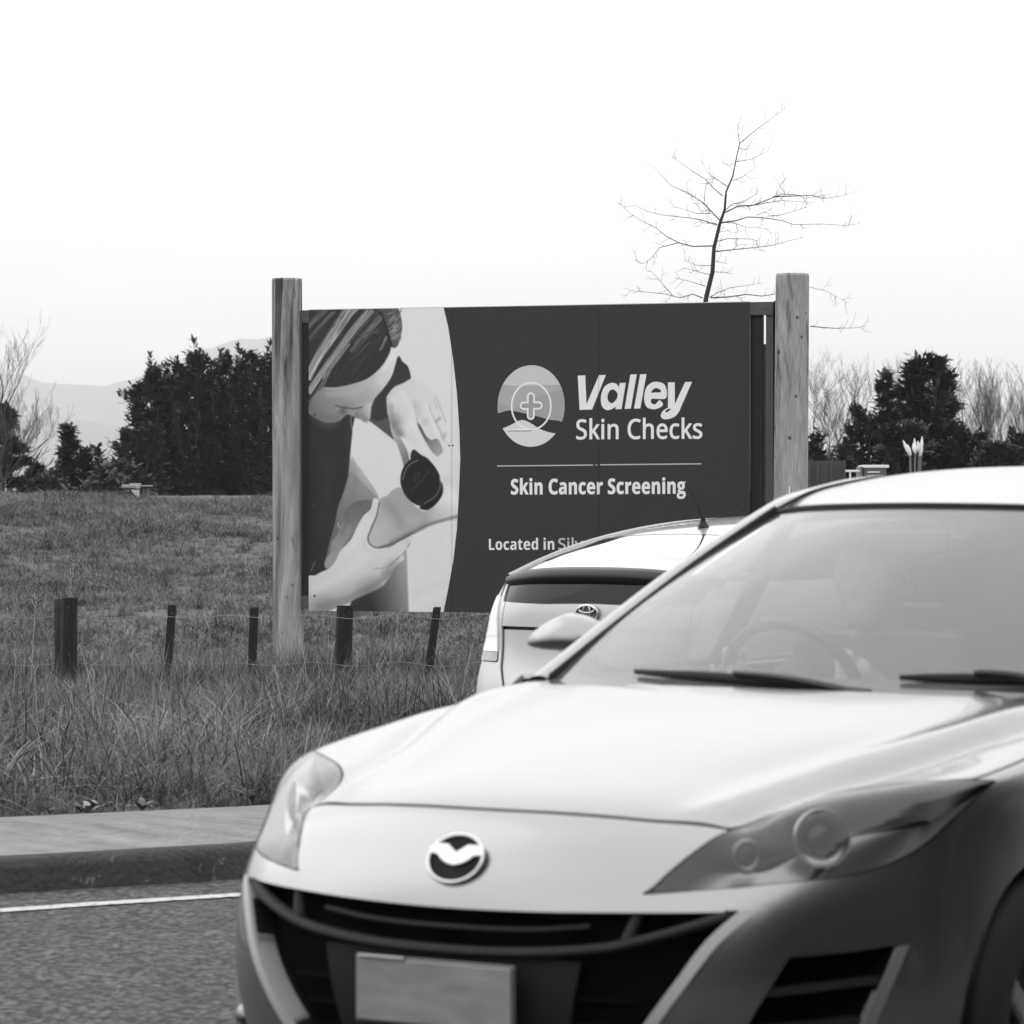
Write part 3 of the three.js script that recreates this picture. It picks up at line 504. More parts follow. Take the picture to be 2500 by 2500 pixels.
// the crease of the bonnet: a ridge with a hollow flank outside it
const RIDGE = [[.2, .4], [.3, .445], [.5, .478], [.7, .525], [.9, .59], [1.1, .65], [1.3, .685], [1.7, .71]];
function ridgeDistance(a, y) {
  let best = 9, side = 0;
  for (let i = 0; i + 1 < RIDGE.length; i++) {
    const [a0, y0] = RIDGE[i], [a1, y1] = RIDGE[i + 1], ea = a1 - a0, ey = y1 - y0, t = clamp(((a - a0) * ea + (y - y0) * ey) / (ea * ea + ey * ey), 0, 1);
    const d = Math.hypot(a - a0 - ea * t, y - y0 - ey * t);
    if (d < best) { best = d; side = ea * (y - y0 - ey * t) - ey * (a - a0 - ea * t); }
  }
  return side < 0 ? -best : best;
}
function hatchWarp(p) {
  const d = ridgeDistance(p[0], Math.abs(p[1])), w = sstep(.2, .34, p[0]) * sstep(1.5, 1.1, p[0]) * sstep(.72, .78, p[2]);
  p[2] += w * (.012 * Math.exp(-d * d / (.045 * .045)) - .019 * Math.exp(-((d - .068) ** 2) / (.036 * .036)));
}
const hatchSheet = (nu = 260, nv = 200) => sheet(HATCH_ROWS, nu, nv, { warp: hatchWarp, flip: true });
// panel mesh in car axes (a behind the nose, y left, z up) to a geometry whose +z is forward
function panelGeometry(m) {
  const p = new Float32Array(m.v.length * 3), n = new Float32Array(m.v.length * 3), idx = new Array(m.t.length), uv = new Float32Array(m.v.length * 2);
  m.v.forEach((q, i) => { p.set([q[1], q[2], -q[0]], i * 3); n.set([q[4], q[5], -q[3]], i * 3); uv.set([q[0] - q[2] * .3, q[1] + q[2]], i * 2); });
  for (let k = 0; k < m.t.length; k += 3) { idx[k] = m.t[k]; idx[k + 1] = m.t[k + 2]; idx[k + 2] = m.t[k + 1]; }
  const g = new THREE.BufferGeometry(); g.setAttribute('position', new THREE.BufferAttribute(p, 3)); g.setAttribute('normal', new THREE.BufferAttribute(n, 3)); g.setAttribute('uv', new THREE.BufferAttribute(uv, 2)); g.setIndex(idx); return g;
}
// tube along [a, y, z] points in car axes
const carTube = (P, r, seg = 40, sides = 8) => new THREE.TubeGeometry(new THREE.CatmullRomCurve3(P.map(([a, y, z]) => new THREE.Vector3(y, z, -a))), seg, r, sides);
const carLimb = (P, sides = 8) => limbs([P.map(([a, y, z, r]) => [y, z, -a, r])], sides);
const side2 = (list) => { const half = list.map(([a, y, z]) => [a, -y, z]); return [list, half]; };
const blackPlastic = new THREE.MeshPhysicalMaterial({ color: grey(.008), roughness: .5, specularIntensity: .5 }), matteBlack = new THREE.MeshPhysicalMaterial({ color: grey(.003), roughness: .95, specularIntensity: .15 }), rubber = mat(.012, .85), chrome = mat(.55, .16, { metalness: 1 }), satin = mat(.42, .38, { metalness: .85 }), trimSilver = mat(.42, .5, { metalness: .25 }), darkTrim = new THREE.MeshPhysicalMaterial({ color: grey(.02), roughness: .6, specularIntensity: .35 });
const paneGlass = new THREE.MeshPhysicalMaterial({ color: grey(.85), roughness: 0, transmission: .93, thickness: 0, ior: 1.75 });
const darkGlass = new THREE.MeshPhysicalMaterial({ color: grey(.16), roughness: 0, transmission: 1, thickness: 0, ior: 1.52 });
const lampGlass = new THREE.MeshPhysicalMaterial({ color: grey(.97), roughness: 0, transmission: 1, thickness: 0, ior: 1.5 });
const flake = grainTexture(256, (u, v) => .5 + .5 * (tnoise(u, v, 60, 2, 3) - .5), false);
const silverPaint = new THREE.MeshPhysicalMaterial({ color: grey(.28), metalness: .92, roughness: .27, clearcoat: .6, clearcoatRoughness: .04 });

function wheel(parent, a, y, z, r, w) {
  const g = new THREE.Group(); g.name = 'wheel'; g.position.set(y, z, -a); parent.add(g); const s = Math.sign(y);
  const prof = [[r * .62, -w / 2], [r * .8, -w / 2 - .006], [r * .95, -w / 2 + .008], [r, -w / 2 + .03], [r, w / 2 - .03], [r * .95, w / 2 - .008], [r * .8, w / 2 + .006], [r * .62, w / 2]].map(([q, k]) => new THREE.Vector2(q, k));
  part('tyre', new THREE.LatheGeometry(prof, 48).rotateZ(Math.PI / 2), rubber, g);
  const rim2 = [[r * .63, -w / 2], [r * .64, w / 2 - .01], [r * .6, w / 2 - .015], [r * .56, w * .1], [r * .56, -w / 2]].map(([q, k]) => new THREE.Vector2(q, k * s));
  const pieces = [new THREE.LatheGeometry(rim2, 40).rotateZ(-Math.PI / 2), new THREE.CylinderGeometry(r * .16, r * .18, .04, 20).rotateZ(Math.PI / 2).translate(s * (w / 2 - .035), 0, 0)];
  for (let k = 0; k < 7; k++) pieces.push(rbox(.022, r * .5, .05, .008, s * (w / 2 - .035), r * .35, 0).rotateX(k / 7 * 2 * Math.PI));
  part('rim', merge(pieces), satin, g);
  part('brake_disc', new THREE.CylinderGeometry(r * .44, r * .44, .02, 24).rotateZ(Math.PI / 2).translate(s * .02, 0, 0), mat(.2, .5, { metalness: .8 }), g);
}

{
  const car = thing('silver_hatchback', 'silver hatchback in the foreground coming towards the camera, filling the lower right', 'car');
  car.position.copy(at(-.141, 6.80, 0)); car.rotation.y = -.5572;
  const body = hatchSheet(280, 210);
  const U = 6, Vv = 7, mirrorPoly = (P) => smoothLoop(P, 6);
  const LAMP = mirrorPoly([[2.24, 3.43, 1], [2.76, 3.53], [3.19, 3.59], [3.63, 3.65], [4.09, 3.68], [4.46, 3.72], [4.79, 3.82], [5.29, 4.09], [5.64, 4.46], [5.94, 4.82], [6.06, 4.95, 1], [5.78, 5.09], [5.47, 5.21], [5.15, 5.33], [4.7, 5.46], [4.31, 5.53], [3.99, 5.55], [3.72, 5.53], [3.47, 5.45], [3.25, 5.32], [3.05, 5.15], [2.84, 4.87], [2.59, 4.35], [2.44, 3.93], [2.33, 3.58]]);
  const HOOD = [[-2, 4.978], [0, 4.978], [.75, 4.975], [1.42, 4.96], [2.12, 4.925], [2.80, 4.865], [3.05, 5.15], [3.25, 5.32], [3.47, 5.45], [3.72, 5.53], [3.99, 5.55], [4.31, 5.53], [4.7, 5.46], [5.15, 5.33], [5.47, 5.21], [5.8, 5.10], [6.14, 5.195], [6.45, 5.27], [7.2, 5.4], [8.4, 5.55], [8.4, 8.4], [-2, 8.4]];
  const FOG = smoothLoop([[3.97, 2.46, 1], [4.58, 2.48], [5.16, 2.53, 1], [5.08, 2.18], [4.88, 1.6], [4.62, 1.0, 1], [3.3, 1.0, 1], [3.58, 1.66], [3.80, 2.07]], 5);
  const lampF = (p) => sdPoly(LAMP, p[U], p[Vv]), hoodF = (p) => sdPoly(HOOD, p[U], p[Vv]), fogF = (p) => sdPoly(FOG, p[U], p[Vv]);
  const inner = [[.578, .612, 1], [.535, .56], [.487, .48], [.432, .40], [.385, .34], [.33, .28], [.26, .235, 1]];
  const GRILLE = smoothLoop([[-.578, .612, 1], [-.36, .607], [-.2, .602], [0, .599], [.2, .602], [.36, .607], ...inner, ...inner.slice().reverse().map(([y, z, k]) => [-y, z, k])].filter((p, i, A) => !(i === A.length - 1)), 6);
  const grF = (p) => (p[0] < .5 && p[7] < 4.2 ? sdPoly(GRILLE, p[1], p[2]) : 1);
  const archF = (p) => Math.hypot(p[0] - .945, (p[2] - .31) * .99) - .352 + (Math.abs(p[1]) < .6 ? 5 : 0);

  // cut the skin into its panels, with 3 mm shut lines
  let rest = body;
  const [lampIn, r1] = cut(rest, lampF); rest = outside(r1, (p) => lampF(p) - .028);
  const [hoodIn, r2] = cut(rest, (p) => hoodF(p) + .026); rest = outside(r2, (p) => hoodF(p) - .026);
  const [, r3] = cut(rest, fogF); rest = r3;
  rest = outside(rest, archF);
  const [grIn, r4] = cut(rest, grF); rest = r4;
  const strip = inside(inside(rest, (p) => (Math.abs(p[1]) > .2 && p[2] < .63 ? grF(p) - .021 : 1)), (p) => p[2] - .594 - .018 * sstep(.50, .56, Math.abs(p[1])));
    // front bumper and wings: shut line between them below the lamp and down to the arch
  const wingSplit = (p) => Math.abs(p[1]) < .55 ? -1 : (p[0] - .60) - (p[2] - .70) * .9;
  const [bump, wings] = cut(rest, wingSplit);
  part('front_bumper', panelGeometry(bump), silverPaint, car);
  for (const s of [-1, 1]) part('wing', panelGeometry(inside(wings, (p) => -s * p[1])), silverPaint, car);
  part('bonnet', panelGeometry(rim(offset(hoodIn, .0005), .014)), silverPaint, car);
  part('under_shell', panelGeometry(outside(outside(outside(offset(body, -.03), (p) => archF(p) - .01), (p) => (p[0] < .5 ? grF(p) - .01 : 1)), (p) => Math.min(lampF(p), fogF(p)))), matteBlack, car);
  part('grille_surround', panelGeometry(rim(offset(strip, .010), .05)), trimSilver, car);

  // grille: black mesh back, upper frame bar, thin bright bar, brackets
  const grille = part('grille', panelGeometry(offset(inside(body, (p) => (p[0] < .55 && p[7] < 4.2 ? sdPoly(GRILLE, p[1], p[2]) - .02 : 1)), -.055)), matteBlack, car);
  part('grille_return', panelGeometry(rim(grIn, .055)), matteBlack, grille).geometry.setDrawRange(0, Infinity);
  grille.remove(grille.children[0]);
  { // returns: only the walls between skin and mesh back
    const w = rim(grIn, .055), first = grIn.t.length; part('grille_return', panelGeometry({ v: w.v, t: w.t.slice(first) }), blackPlastic, grille);
  }
  const front = (y, z, out = 0) => { let best = null, q = 9; for (const p of body.v) { if (p[7] > 4.6) continue; const d = (p[1] - y) ** 2 + (p[2] - z) ** 2; if (d < q && p[0] < .6) { q = d; best = p; } } return [best[0] - out + (z - best[2]) * 0, y, z]; };
  const across = (P, out) => { const full = [...P.slice().reverse().map(([y, z]) => [-y, z]), ...P.slice(1)]; return full.map(([y, z]) => front(y, z, out)); };
  const flatTube = (P, w, h) => { const s = new THREE.Shape(); for (let k = 0; k < 12; k++) { const q = k / 12 * 2 * Math.PI; const f = k ? 'lineTo' : 'moveTo'; s[f](Math.cos(q) * w, Math.sin(q) * h); } return new THREE.ExtrudeGeometry(s, { steps: 60, bevelEnabled: false, extrudePath: new THREE.CatmullRomCurve3(P.map(([a, y, z]) => new THREE.Vector3(y, z, -a))) }); };
  part('frame_bar', flatTube(across([[0, .518], [.1, .519], [.19, .523], [.29, .532], [.36, .542], [.43, .56], [.50, .583], [.56, .606]], -.010), .010, .016), darkTrim, grille);
  part('slat', flatTube(across([[0, .561], [.1, .562], [.2, .566], [.31, .577]], -.020), .006, .008), darkTrim, grille);
  for (const s of [-1, 1]) part('bracket', carLimb([[...front(s * .40, .606, -.02), .012], [...front(s * .385, .552, -.02), .014]]), darkTrim, grille);
  for (let k = 0; k < 4; k++) { const z = .285 + k * .05, w = .30 + (z - .28) * .62; part('slat', flatTube([-w, -w * .6, 0, w * .6, w].map((y) => front(y, z, -.036)), .005, .008), matteBlack, grille); }
  { const pl = inside(inside(body, (p) => (p[0] < .3 && p[7] < 4 ? Math.abs(p[1]) - .30 + (.5 - p[2]) * .2 : 1)), (p) => Math.max(p[2] - .512, .33 - p[2])); part('plate_panel', panelGeometry(rim(offset(pl, -.018), .02)), new THREE.MeshPhysicalMaterial({ color: grey(.012), roughness: .7, specularIntensity: .4 }), grille); }
  const plate = part('number_plate', rbox(.362, .124, .006, .003, 0, .434, .026), new THREE.MeshStandardMaterial({ color: grey(.62), roughness: .5, map: grainTexture(128, (u, v) => .62 + .3 * (tnoise(u, v, 3, 3, 8) - .5)) }), car);
  part('plate_holder', rbox(.372, .134, .006, .004, 0, .434, .020), mat(.10, .5), plate);
  part('bracket', rbox(.11, .006, .012, .002, -.12, .499, .028), satin, plate);

  // emblem: oval ring with a winged m on black
  const badge = new THREE.Group(); badge.name = 'emblem'; badge.position.set(0, .690, -.060); badge.rotation.x = -.50; car.add(badge);
  const oval = (rx, ry, n = 48) => { const P = []; for (let k = 0; k < n; k++) { const q = k / n * 2 * Math.PI; P.push(new THREE.Vector3(Math.cos(q) * rx, Math.sin(q) * ry, 0)); } return P; };
  part('disc', new THREE.CylinderGeometry(1, 1, 1, 40).rotateX(Math.PI / 2).scale(.062, .050, .006), new THREE.MeshPhysicalMaterial({ color: grey(.003), roughness: .5, specularIntensity: .3 }), badge);
  part('ring', new THREE.TubeGeometry(new THREE.CatmullRomCurve3(oval(.063, .051), true), 80, .0042, 10).translate(0, 0, .005), chrome, badge);
  const wing = new THREE.Shape(); const WP = [[-.062, .016], [-.046, .025], [-.024, .025], [-.010, .015], [0, .008], [.010, .015], [.024, .025], [.046, .025], [.062, .016], [.060, .007], [.042, .005], [.031, -.005], [.017, -.013], [0, -.017], [-.017, -.013], [-.031, -.005], [-.042, .005], [-.060, .007]];
  WP.forEach(([x, y], i) => (i ? wing.lineTo(x, y) : wing.moveTo(x, y)));
  part('wings', new THREE.ExtrudeGeometry(wing, { depth: .005, bevelEnabled: true, bevelSize: .0018, bevelThickness: .002, bevelSegments: 2 }).translate(0, .002, .003), chrome, badge);

  for (const s of [-1, 1]) {
    const one = (m) => inside(m, (p) => -s * p[1]);
    // headlamp: clear lens over a dark bowl with projector, inner bowl and side indicator
    const skin = one(lampIn), lamp = new THREE.Group(); lamp.name = 'headlamp'; car.add(lamp);
    const deep = offset(skin, -.085), w = rim(offset(skin, -.002), .085);
    part('housing', panelGeometry(join(deep, { v: w.v, t: w.t.slice(skin.t.length) })), new THREE.MeshStandardMaterial({ color: grey(.22), roughness: .32, metalness: .9 }), lamp);
    part('lens', panelGeometry(offset(skin, .001)), lampGlass, lamp);
    const put = (a, y, z) => [s * y, z, -a], look = (g) => { g.rotation.order = 'YXZ'; g.rotation.y = s * .78; g.rotation.x = -.15; };
    const bowl = (name, a, y, z, r, withBall) => {
      const b = new THREE.Group(); b.name = name; b.position.set(...put(a, y, z)); look(b); lamp.add(b);
      const pr = [[r * .5, -.04], [r * .72, -.036], [r * .9, -.02], [r, 0], [r * 1.03, .001], [r * 1.05, -.004]].map(([x, k]) => new THREE.Vector2(x, k));
      part('reflector', new THREE.LatheGeometry(pr, 36).rotateX(Math.PI / 2), mat(.45, .3, { metalness: .9 }), b);
      part('lens_ball', new THREE.SphereGeometry(r * .58, 28, 20).scale(1, 1, .7).translate(0, 0, withBall ? -.018 : -.03), withBall ? new THREE.MeshPhysicalMaterial({ color: grey(.01), roughness: .12, specularIntensity: .5 }) : mat(.55, .15, { metalness: 1 }), b);
      return b;
    };
    bowl('projector', .392, .640, .737, .056, true);
    part('main_beam', new THREE.TorusGeometry(.024, .007, 12, 32).scale(1, 1.15, 1).rotateY(s * .7).translate(...put(.272, .535, .706)), mat(.16, .35, { metalness: .9 }), lamp);
    // fog duct: black pocket with louvres and a bright outer strip
    const pocket = one(inside(body, fogF)), duct = new THREE.Group(); duct.name = 'bumper_duct'; car.add(duct);
    const pw = rim(pocket, .07); part('pocket', panelGeometry(join(offset(pocket, -.07), { v: pw.v, t: pw.t.slice(pocket.t.length) })), matteBlack, duct);
    for (const [v0, v1, o] of [[2.02, 2.12, .004], [1.52, 1.62, .004]]) { const f = inside(pocket, (p) => Math.abs(p[Vv] - (v0 + v1) / 2 - (p[U] - 4.3) * .06) - .045); part('louvre', panelGeometry(rim(offset(f, o - .012), .045)), darkTrim, duct); }
    const st = one(inside(body, (p) => sdPoly([[5.18, 2.50], [5.32, 2.52], [5.22, 2.16], [5.03, 1.6], [4.77, 1.0], [4.62, 1.0], [4.88, 1.6], [5.08, 2.16]], p[U], p[Vv]))); part('strip', panelGeometry(rim(offset(st, .004), .02)), mat(.2, .5, { metalness: .3 }), duct);
    part('fog_lamp', new THREE.SphereGeometry(.036, 20, 14).scale(1, 1, .6).translate(s * .66, .30, -.27), mat(.3, .2, { metalness: .9 }), duct);
    // wheel arch liner
    const arcs = []; for (let k = 0; k <= 24; k++) { const q = Math.PI * (1.12 - k / 24 * 1.24); arcs.push([[.945 - Math.cos(q) * -.36, s * .86, .31 + Math.sin(q) * .36], [.945 - Math.cos(q) * -.36, s * .55, .31 + Math.sin(q) * .36]]); }
    part('arch_liner', panelGeometry(sheet(arcs, 4, 48, { mirrored: false })), matteBlack, car);
    wheel(car, .945, s * .775, .315, .315, .205); wheel(car, 3.585, s * .775, .315, .315, .205);
  }

  // windscreen, its black edge, pillars, roof
  const lo = [[1.27, 0, .952], [1.285, .17, .952], [1.33, .34, .952], [1.41, .52, .956], [1.505, .668, .966]], hi = [[2.15, 0, 1.388], [2.162, .13, 1.387], [2.20, .27, 1.384], [2.27, .395, 1.378], [2.362, .494, 1.370]];
  const wsRows = [0, .25, .5, .75, 1].map((t) => lo.map((p, i) => [0, 1, 2].map((k) => lerp(p[k], hi[i][k], t) + [-.010, 0, .022][k] * 4 * t * (1 - t))));
  const ws = sheet(wsRows, 60, 40, { flip: true }), wsU = 4;
  part('windscreen', panelGeometry(ws), paneGlass, car);
  part('windscreen_border', panelGeometry(offset(outside(ws, (p) => Math.max(p[6] - 3.86, p[7] - 3.93, .22 - p[7])), -.004)), mat(.02, .6), car);
  const railPts = [[1.505, .668, .966], [1.74, .628, 1.083], [2.05, .567, 1.235], [2.36, .500, 1.374], [2.55, .506, 1.416], [2.8, .512, 1.446], [3.05, .514, 1.462], [3.5, .51, 1.455], [4.0, .49, 1.405], [4.28, .47, 1.33]];
  for (const s of [-1, 1]) {
    const prof = [[-.012, -.012], [-.002, .008], [.022, .012], [.046, .004], [.066, -.018], [.074, -.045]];
    const rows = railPts.map(([a, y, z], i) => prof.map(([l, u]) => [a + (i < 3 ? -u * .42 : 0), s * (y + l + (i < 3 ? .006 : 0)), z + u * (i < 3 ? .9 : 1)]));
    part('pillar', panelGeometry(sheet(rows, 20, 60, { mirrored: false, flip: s > 0 })), silverPaint, car);
    part('pillar_seal', flatTube(railPts.slice(0, 4).map(([a, y, z], i) => [a - .006, s * (y - .012), z + .004]), .007, .015), rubber, car);
  }
  for (const s of [-1, 1]) part('roof_ditch', carTube(railPts.slice(3).map(([a, y, z], i) => [a, s * (y - .014), z + .0085]), .0055, 60), rubber, car);
  part('header_seal', carTube([...hi.slice().reverse().map(([a, y, z]) => [a + .004, -y, z + .004]), ...hi.slice(1).map(([a, y, z]) => [a + .004, y, z + .004])], .0075, 50), rubber, car);
  const rr = (a0, z0, i) => { const e = railPts[i]; return [0, .25, .5, .75, .97].map((t) => [lerp(a0, e[0] + .005, t ** 2.2), t * (e[1] - .02), z0 - (z0 - e[2] - .008) * t ** 2.4]); };
  part('roof', panelGeometry(sheet([hi.map(([a, y, z]) => [a + .012, y * .975, z + .004]), rr(2.42, 1.446, 4), rr(2.75, 1.487, 5), rr(3.05, 1.500, 6), rr(3.5, 1.492, 7), rr(4.0, 1.425, 8), rr(4.28, 1.345, 9)], 48, 70, { flip: true })), silverPaint, car);
  // cowl under the screen, wipers
  part('cowl', panelGeometry(sheet([[[1.18, 0, .945], [1.2, .2, .944], [1.25, .38, .94], [1.34, .54, .938], [1.46, .66, .945]], lo.map(([a, y, z]) => [a + .01, y, z - .004])], 30, 4, { flip: true })), blackPlastic, car);
  const onScreen = (y, t, lift) => { const k = Math.min(3.999, Math.abs(y) / .668 * 4), R = wsRows, f = spline(R.map((r) => spline(r)(k)))(t * 4); return [f[0] - lift * .43, y, f[2] + lift * .9]; };
  const wiper = (y0, y1, t0, t1) => {
    const w = new THREE.Group(); w.name = 'wiper'; car.add(w);
    const blade = [], arm = [], n = 10; for (let i = 0; i <= n; i++) { const q = i / n, y = lerp(y0, y1, q); blade.push([...onScreen(y, lerp(t0, t1, q) + .012 * Math.sin(q * Math.PI), .012), .006 + .007 * Math.sin(q * Math.PI)]); }
    for (let i = 0; i <= n; i++) { const q = i / n, y = lerp(y1 + .02, lerp(y0, y1, .48), q); arm.push([...onScreen(clamp(y, -.64, .64), lerp(t1 - .05, lerp(t0, t1, .48) + .01, q), .03 + .012 * Math.sin(q * Math.PI)), lerp(.013, .007, q)]); }
    part('blade', carLimb(blade), rubber, w); part('arm', carLimb(arm), mat(.012, .35), w);
  };
  wiper(-.36, .29, .072, .02); wiper(.33, .66, .08, .035);

  // side and tail of the body, doors, glass
  const sideCols = (dz, dy) => [[4.45, 0], [4.43, .36], [4.34, .66], [4.08, .81], [3.6, .862], [3.0, .877], [2.2, .877], [1.562, .862]].map(([a, y], i) => [a - (i < 4 ? dz : 0), Math.max(0, y - (i ? dy : 0))]);
  const levels = [[.17, .06, .012], [.3, .02, .006], [.45, 0, 0], [.6, .0, 0], [.75, .03, .004], [.88, .06, .018], [.945, .10, .05], [.975, .14, .085]];
  const flank = sheet(levels.map(([z, dz, dy]) => sideCols(dz, dy).map(([a, y]) => [a, y, z])), 200, 40);
  let fl = outside(flank, (p) => Math.hypot(p[0] - 3.585, p[2] - .31) - .352 + (Math.abs(p[1]) < .6 ? 5 : 0));
  const doorX = [[1.575, 2.62], [2.632, 3.42]];
  for (const s of [-1, 1]) {
    let mine = inside(fl, (p) => -s * p[1]);
    for (const [a0, a1] of doorX) {
      const f = (p) => Math.max(a0 - p[0] + (p[2] < .5 ? 0 : 0), p[0] - a1 + (a1 > 3 ? sstep(.75, .3, p[2]) * .14 : 0), .26 - p[2], p[2] - .966), [inn, out] = cut(mine, (p) => f(p) + .003); mine = outside(out, (p) => f(p) - .003);
      const d = part('door', panelGeometry(rim(inn, .012)), silverPaint, car); part('handle', rbox(.03, .028, .17, .012, s * .885, .80, -(a1 - .18)), silverPaint, d);
    }
    part('rear_quarter', panelGeometry(rim(mine, .012)), silverPaint, car);
    const glassRows = [railPts.slice(1, 9).map(([a, y, z]) => [a + .05, s * (y + .07), z - .05]), [[1.72, .785], [1.95, .79], [2.25, .792], [2.5, .793], [2.8, .793], [3.1, .79], [3.5, .78], [3.95, .74]].map(([a, y]) => [a, s * y, .975])];
    part('side_window', panelGeometry(sheet(glassRows, 40, 8, { mirrored: false, flip: s < 0 })), darkGlass, car);
    part('window_pillar', carLimb([[2.62, s * .80, .97, .03], [2.66, s * .585, 1.40, .025]]), matteBlack, car);
    // door mirror
    const mir = new THREE.Group(); mir.name = 'door_mirror'; mir.position.set(s * .885, 1.048, -1.97); car.add(mir);
    const shell = new THREE.SphereGeometry(1, 32, 24), sp = shell.attributes.position; for (let i = 0; i < sp.count; i++) { const x = sp.getX(i), y = sp.getY(i), z = sp.getZ(i), q = z > 0 ? 1 : .35; sp.setXYZ(i, x * .118, (y > 0 ? y * .066 : y * .030) * (1 - .25 * Math.max(0, x * s)) - .014 * Math.max(0, x * s), z * .085 * q); } shell.computeVertexNormals();
    part('shell', shell, silverPaint, mir); part('mirror_glass', new THREE.CircleGeometry(1, 32).rotateY(Math.PI).scale(.095, .040, 1).translate(0, 0, -.0275), mat(.8, .02, { metalness: 1 }), mir);
    part('stalk', limbs([[[-s * .03, -.055, -.005, .025], [-s * .10, -.085, -.02, .022], [-s * .13, -.10, -.04, .02]]], 8), blackPlastic, mir);
    const tl = inside(inside(flank, (p) => -s * p[1]), (p) => Math.max(4.12 - p[0], .70 - p[2], p[2] - .92, .45 - Math.abs(p[1]))); part('tail_lamp', panelGeometry(rim(offset(tl, .006), .02)), mat(.12, .15), car);
  }
  part('tailgate_glass', panelGeometry(sheet([[[4.28, 0, 1.335], [4.28, .25, 1.332], [4.28, .47, 1.32]], [[4.36, 0, 1.17], [4.35, .3, 1.165], [4.31, .56, 1.15]], [[4.32, 0, .98], [4.30, .35, .978], [4.22, .66, .975]]], 24, 14, { flip: true })), darkGlass, car);
  for (const s of [-1, 1]) part('rear_pillar', panelGeometry(sheet([[[4.28, s * .46, 1.33], [4.1, s * .56, 1.35], [3.85, s * .57, 1.37]], [[4.31, s * .55, 1.15], [4.15, s * .66, 1.15], [3.9, s * .70, 1.15]], [[4.22, s * .66, .975], [4.05, s * .73, .975], [3.85, s * .755, .975]]], 12, 14, { mirrored: false, flip: s < 0 })), silverPaint, car);
  part('floor_pan', rbox(1.5, .06, 3.9, .02, 0, .20, -2.3), matteBlack, car);

  // cabin
  const dashP = [[1.36, .93], [1.5, .955], [1.72, .965], [1.9, .945], [1.99, .89], [2.0, .80], [1.95, .68], [1.8, .5], [1.4, .5]], ds = new THREE.Shape(dashP.map(([a, z]) => new THREE.Vector2(-a, z)));
  part('dashboard', new THREE.ExtrudeGeometry(ds, { depth: 1.3, bevelEnabled: true, bevelSize: .015, bevelThickness: .015, bevelSegments: 2 }).rotateY(-Math.PI / 2).translate(.65, 0, 0), mat(.02, .8), car);
  const wheelG = new THREE.Group(); wheelG.name = 'steering_wheel'; wheelG.position.set(-.32, .93, -2.13); wheelG.rotation.x = .42; car.add(wheelG);
  part('wheel_rim', new THREE.TorusGeometry(.182, .016, 12, 48), mat(.02, .5), wheelG);
  part('hub', merge([new THREE.CylinderGeometry(.06, .07, .05, 24).rotateX(Math.PI / 2), rbox(.33, .03, .02, .008), rbox(.03, .16, .02, .008, 0, -.09, 0)]), mat(.03, .6), wheelG);
  for (const y of [-.36, .36]) {
    const seat = new THREE.Group(); seat.name = 'seat'; seat.position.set(y, 0, -2.75); car.add(seat); const cloth = mat(.03, .95);
    part('cushion', rbox(.50, .16, .52, .06, 0, .48, .12, 4), cloth, seat); part('backrest', rbox(.50, .64, .15, .06, 0, .30, 0, 4).rotateX(-.33).translate(0, .52, -.12), cloth, seat); part('headrest', rbox(.27, .18, .10, .045, 0, 1.21, -.345, 4), cloth, seat);
  }
  part('rear_bench', merge([rbox(1.2, .16, .5, .06, 0, .5, -3.45, 3), rbox(1.2, .6, .15, .06, 0, .78, -3.75, 3)]), mat(.05, .95), car);
  part('rear_view_mirror', rbox(.23, .065, .03, .014, 0, 1.30, -2.13), mat(.02, .3), car);
  part('headliner', panelGeometry(sheet([[[2.2, 0, 1.36], [2.22, .25, 1.355], [2.36, .46, 1.345]], [[2.8, 0, 1.45], [2.8, .25, 1.44], [2.8, .47, 1.42]], [[3.6, 0, 1.45], [3.6, .25, 1.44], [3.6, .46, 1.42]], [[4.2, 0, 1.34], [4.2, .25, 1.335], [4.2, .44, 1.32]]], 20, 20)), mat(.14, .95), car);

  // the driver, right-hand seat, both hands on the wheel; joints in car axes [a, y, z, radius]
  const who = thing('person', 'driver in a dark top behind the windscreen of the silver hatchback, hands on the wheel', 'person');
  who.position.copy(car.position); who.rotation.y = car.rotation.y;
  const Y = -.33, HZ = -.055, J = {
    head: [2.60, Y, 1.195, .088], crown: [2.62, Y, 1.235, .088], chin: [2.565, Y, 1.115, .050], neck: [2.645, Y, 1.085, .055], neck2: [2.68, Y, 1.02, .062],
    chest: [2.71, Y, .90, .135], belly: [2.70, Y, .72, .14], hip: [2.68, Y, .60, .15],
  };
  const bones = [[J.head, J.crown], [J.head, J.chin], [J.head, J.neck], [J.neck, J.neck2], [J.neck2, J.chest], [J.chest, J.belly], [J.belly, J.hip]];
  const fingers = [];
  for (const s of [-1, 1]) {
    const sh = [2.69, Y + s * .185, .985, .065], el = [2.50, Y + s * .28, .80, .047], wr = [2.235, Y + s * .185, .985 + HZ, .030], palm = [2.165, Y + s * .178, 1.03 + HZ, .034], kn = [2.30, Y + s * .16, .62, .075];
    bones.push([J.chest, sh], [[2.70, Y + s * .08, .97, .09], sh], [sh, el], [el, wr], [wr, palm], [[2.66, Y + s * .10, .57, .10], kn], [kn, [2.05, Y + s * .15, .35, .05]]);
    for (let f = 0; f < 4; f++) { const up = HZ + .028 - f * .019; fingers.push([[2.16, Y + s * .172, 1.03 + up, .0105], [2.115, Y + s * .175, 1.045 + up, .0098]], [[2.115, Y + s * .175, 1.045 + up, .0098], [2.10, Y + s * .155, 1.04 + up, .009]], [[2.10, Y + s * .155, 1.04 + up, .009], [2.118, Y + s * .142, 1.035 + up, .0085]]); }
